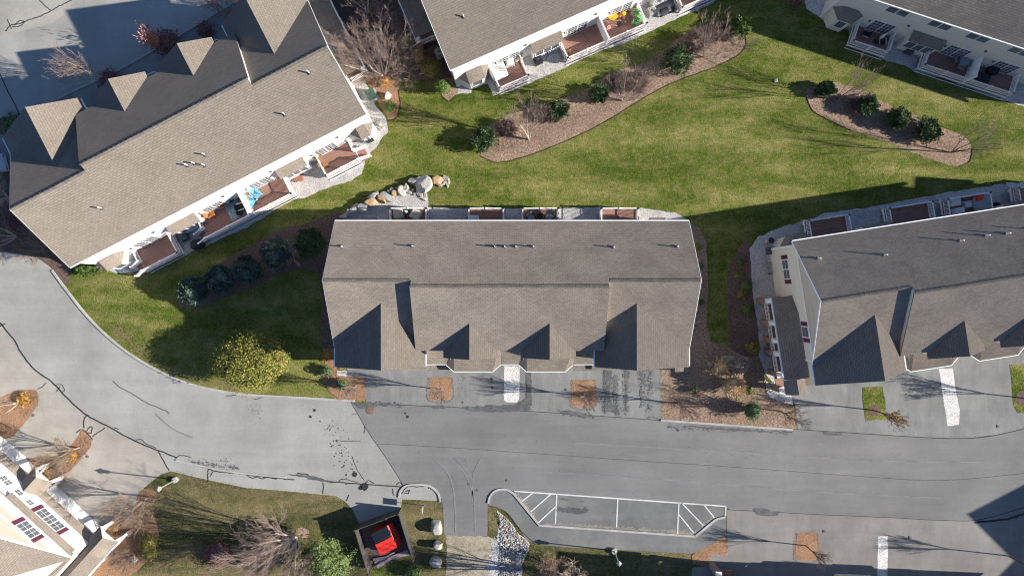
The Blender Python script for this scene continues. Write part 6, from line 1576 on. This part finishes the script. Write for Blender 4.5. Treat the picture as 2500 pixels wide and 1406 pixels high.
T = thing('bench', 'black metal chairs frame folded against the shaded end wall of the right building', 'bench', (*at(1880, 655, 0.3), 0), rad(95))
m = MB()
for k in range(6): m.box(-0.6 + 0.22 * k, -0.22, 0.4, -0.56 + 0.22 * k, 0.3, 0.43)
m.build('seat', 'black', T)
for x in (-0.55, 0.5): MB().box(x, -0.2, 0, x + 0.04, 0.2, 0.4).build('leg', 'black', T)
# middle building
blob(972, 521, (0.95, 0.95, 0.9), 'beige covered armchair left of the small fire table', 'chair cover', 'covered_chair', 'beige_cloth', DZ, 10, 21, 0.8)
blob(1014, 523, (0.95, 1.0, 0.9), 'beige covered armchair right of the small fire table', 'chair cover', 'covered_chair', 'beige_cloth', DZ, -25, 22, 0.8)
round_table(994, 517, 'small round metal table between two beige covered armchairs', 0.4, 0.6, 'acd')
T = thing('closed_umbrella', 'closed pale umbrella standing in the round table between the beige armchairs', 'umbrella', (*at(994, 519, DZ + 0.6), DZ + 0.61), 0)
MB().tube((0, 0, 0), (0, 0, 1.5), 0.02, 0.02, 8).build('pole', 'steel', T)
MB().lathe([(0.12, 0.5), (0.15, 0.7), (0.08, 1.2), (0.03, 1.5)], n=9).build('canopy', 'pale_cloth', T)
blob(1156, 532, (1.0, 0.5, 0.6), 'white storage box in the left corner of the second deck behind the middle building', 'box', 'deck_box', 'pale_cloth', DZ, 0, 23, 0.92, 0.01)
chair(1297, 534, 30, 'dark grey patio chair at the left of the third deck behind the middle building', 'grey_cloth', s=1.2, frame='black')
chair(1342, 528, 320, 'grey patio chair at the right of the third deck behind the middle building', 'grey_cloth', s=1.3, frame='black')
round_table(1318, 528, 'small dark table between the two grey patio chairs', 0.3, 0.45, 'black')
# parked vehicle at the left edge, half in frame
def car(px, py, rz, label, paint):
    w = W(px, py); T = thing('parked_car', label, 'car', (w.x, w.y, 0), rad(rz))
    m = MB()
    m.yprism([(-2.2, 0.35), (-2.25, 0.75), (-1.5, 0.92), (1.7, 0.98), (2.2, 0.8), (2.2, 0.35)], -0.88, 0.88); m.build('body', paint, T)
    m = MB(); m.add([(-1.2, -0.8, 0.925), (1.6, -0.8, 0.98), (1.1, -0.62, 1.45), (-0.45, -0.62, 1.45), (-1.2, 0.8, 0.925), (1.6, 0.8, 0.98), (1.1, 0.62, 1.45), (-0.45, 0.62, 1.45)], [(0, 1, 2, 3), (7, 6, 5, 4), (3, 2, 6, 7), (0, 3, 7, 4), (1, 5, 6, 2)]); m.build('windscreen', 'pane', T)
    MB().box(-0.4, -0.6, 1.452, 1.05, 0.6, 1.49).build('roof', paint, T)
    for x in (-1.4, 1.35):
        for y in (-0.86, 0.74): wh = MB().tube((x, y - 0.02, 0.33), (x, y + 0.14, 0.33), 0.33, 0.33, 18).build('wheel', 'black', T)
    for y in (-0.65, 0.65): MB().box(-2.27, y - 0.16, 0.6, -2.2, y + 0.16, 0.74).build('headlight', 'lens', T)
    for y in (-0.65, 0.65): MB().box(2.2, y - 0.16, 0.62, 2.24, y + 0.16, 0.78).build('tail_light', 'red', T)
M['carpaint'] = plain('silver_paint', (0.5, 0.53, 0.58), 0.3, 0.04, metal=0.3, spec=0.5)
car(-26, 412, 15, 'silver parked car, only its front in frame at the left edge', 'carpaint')
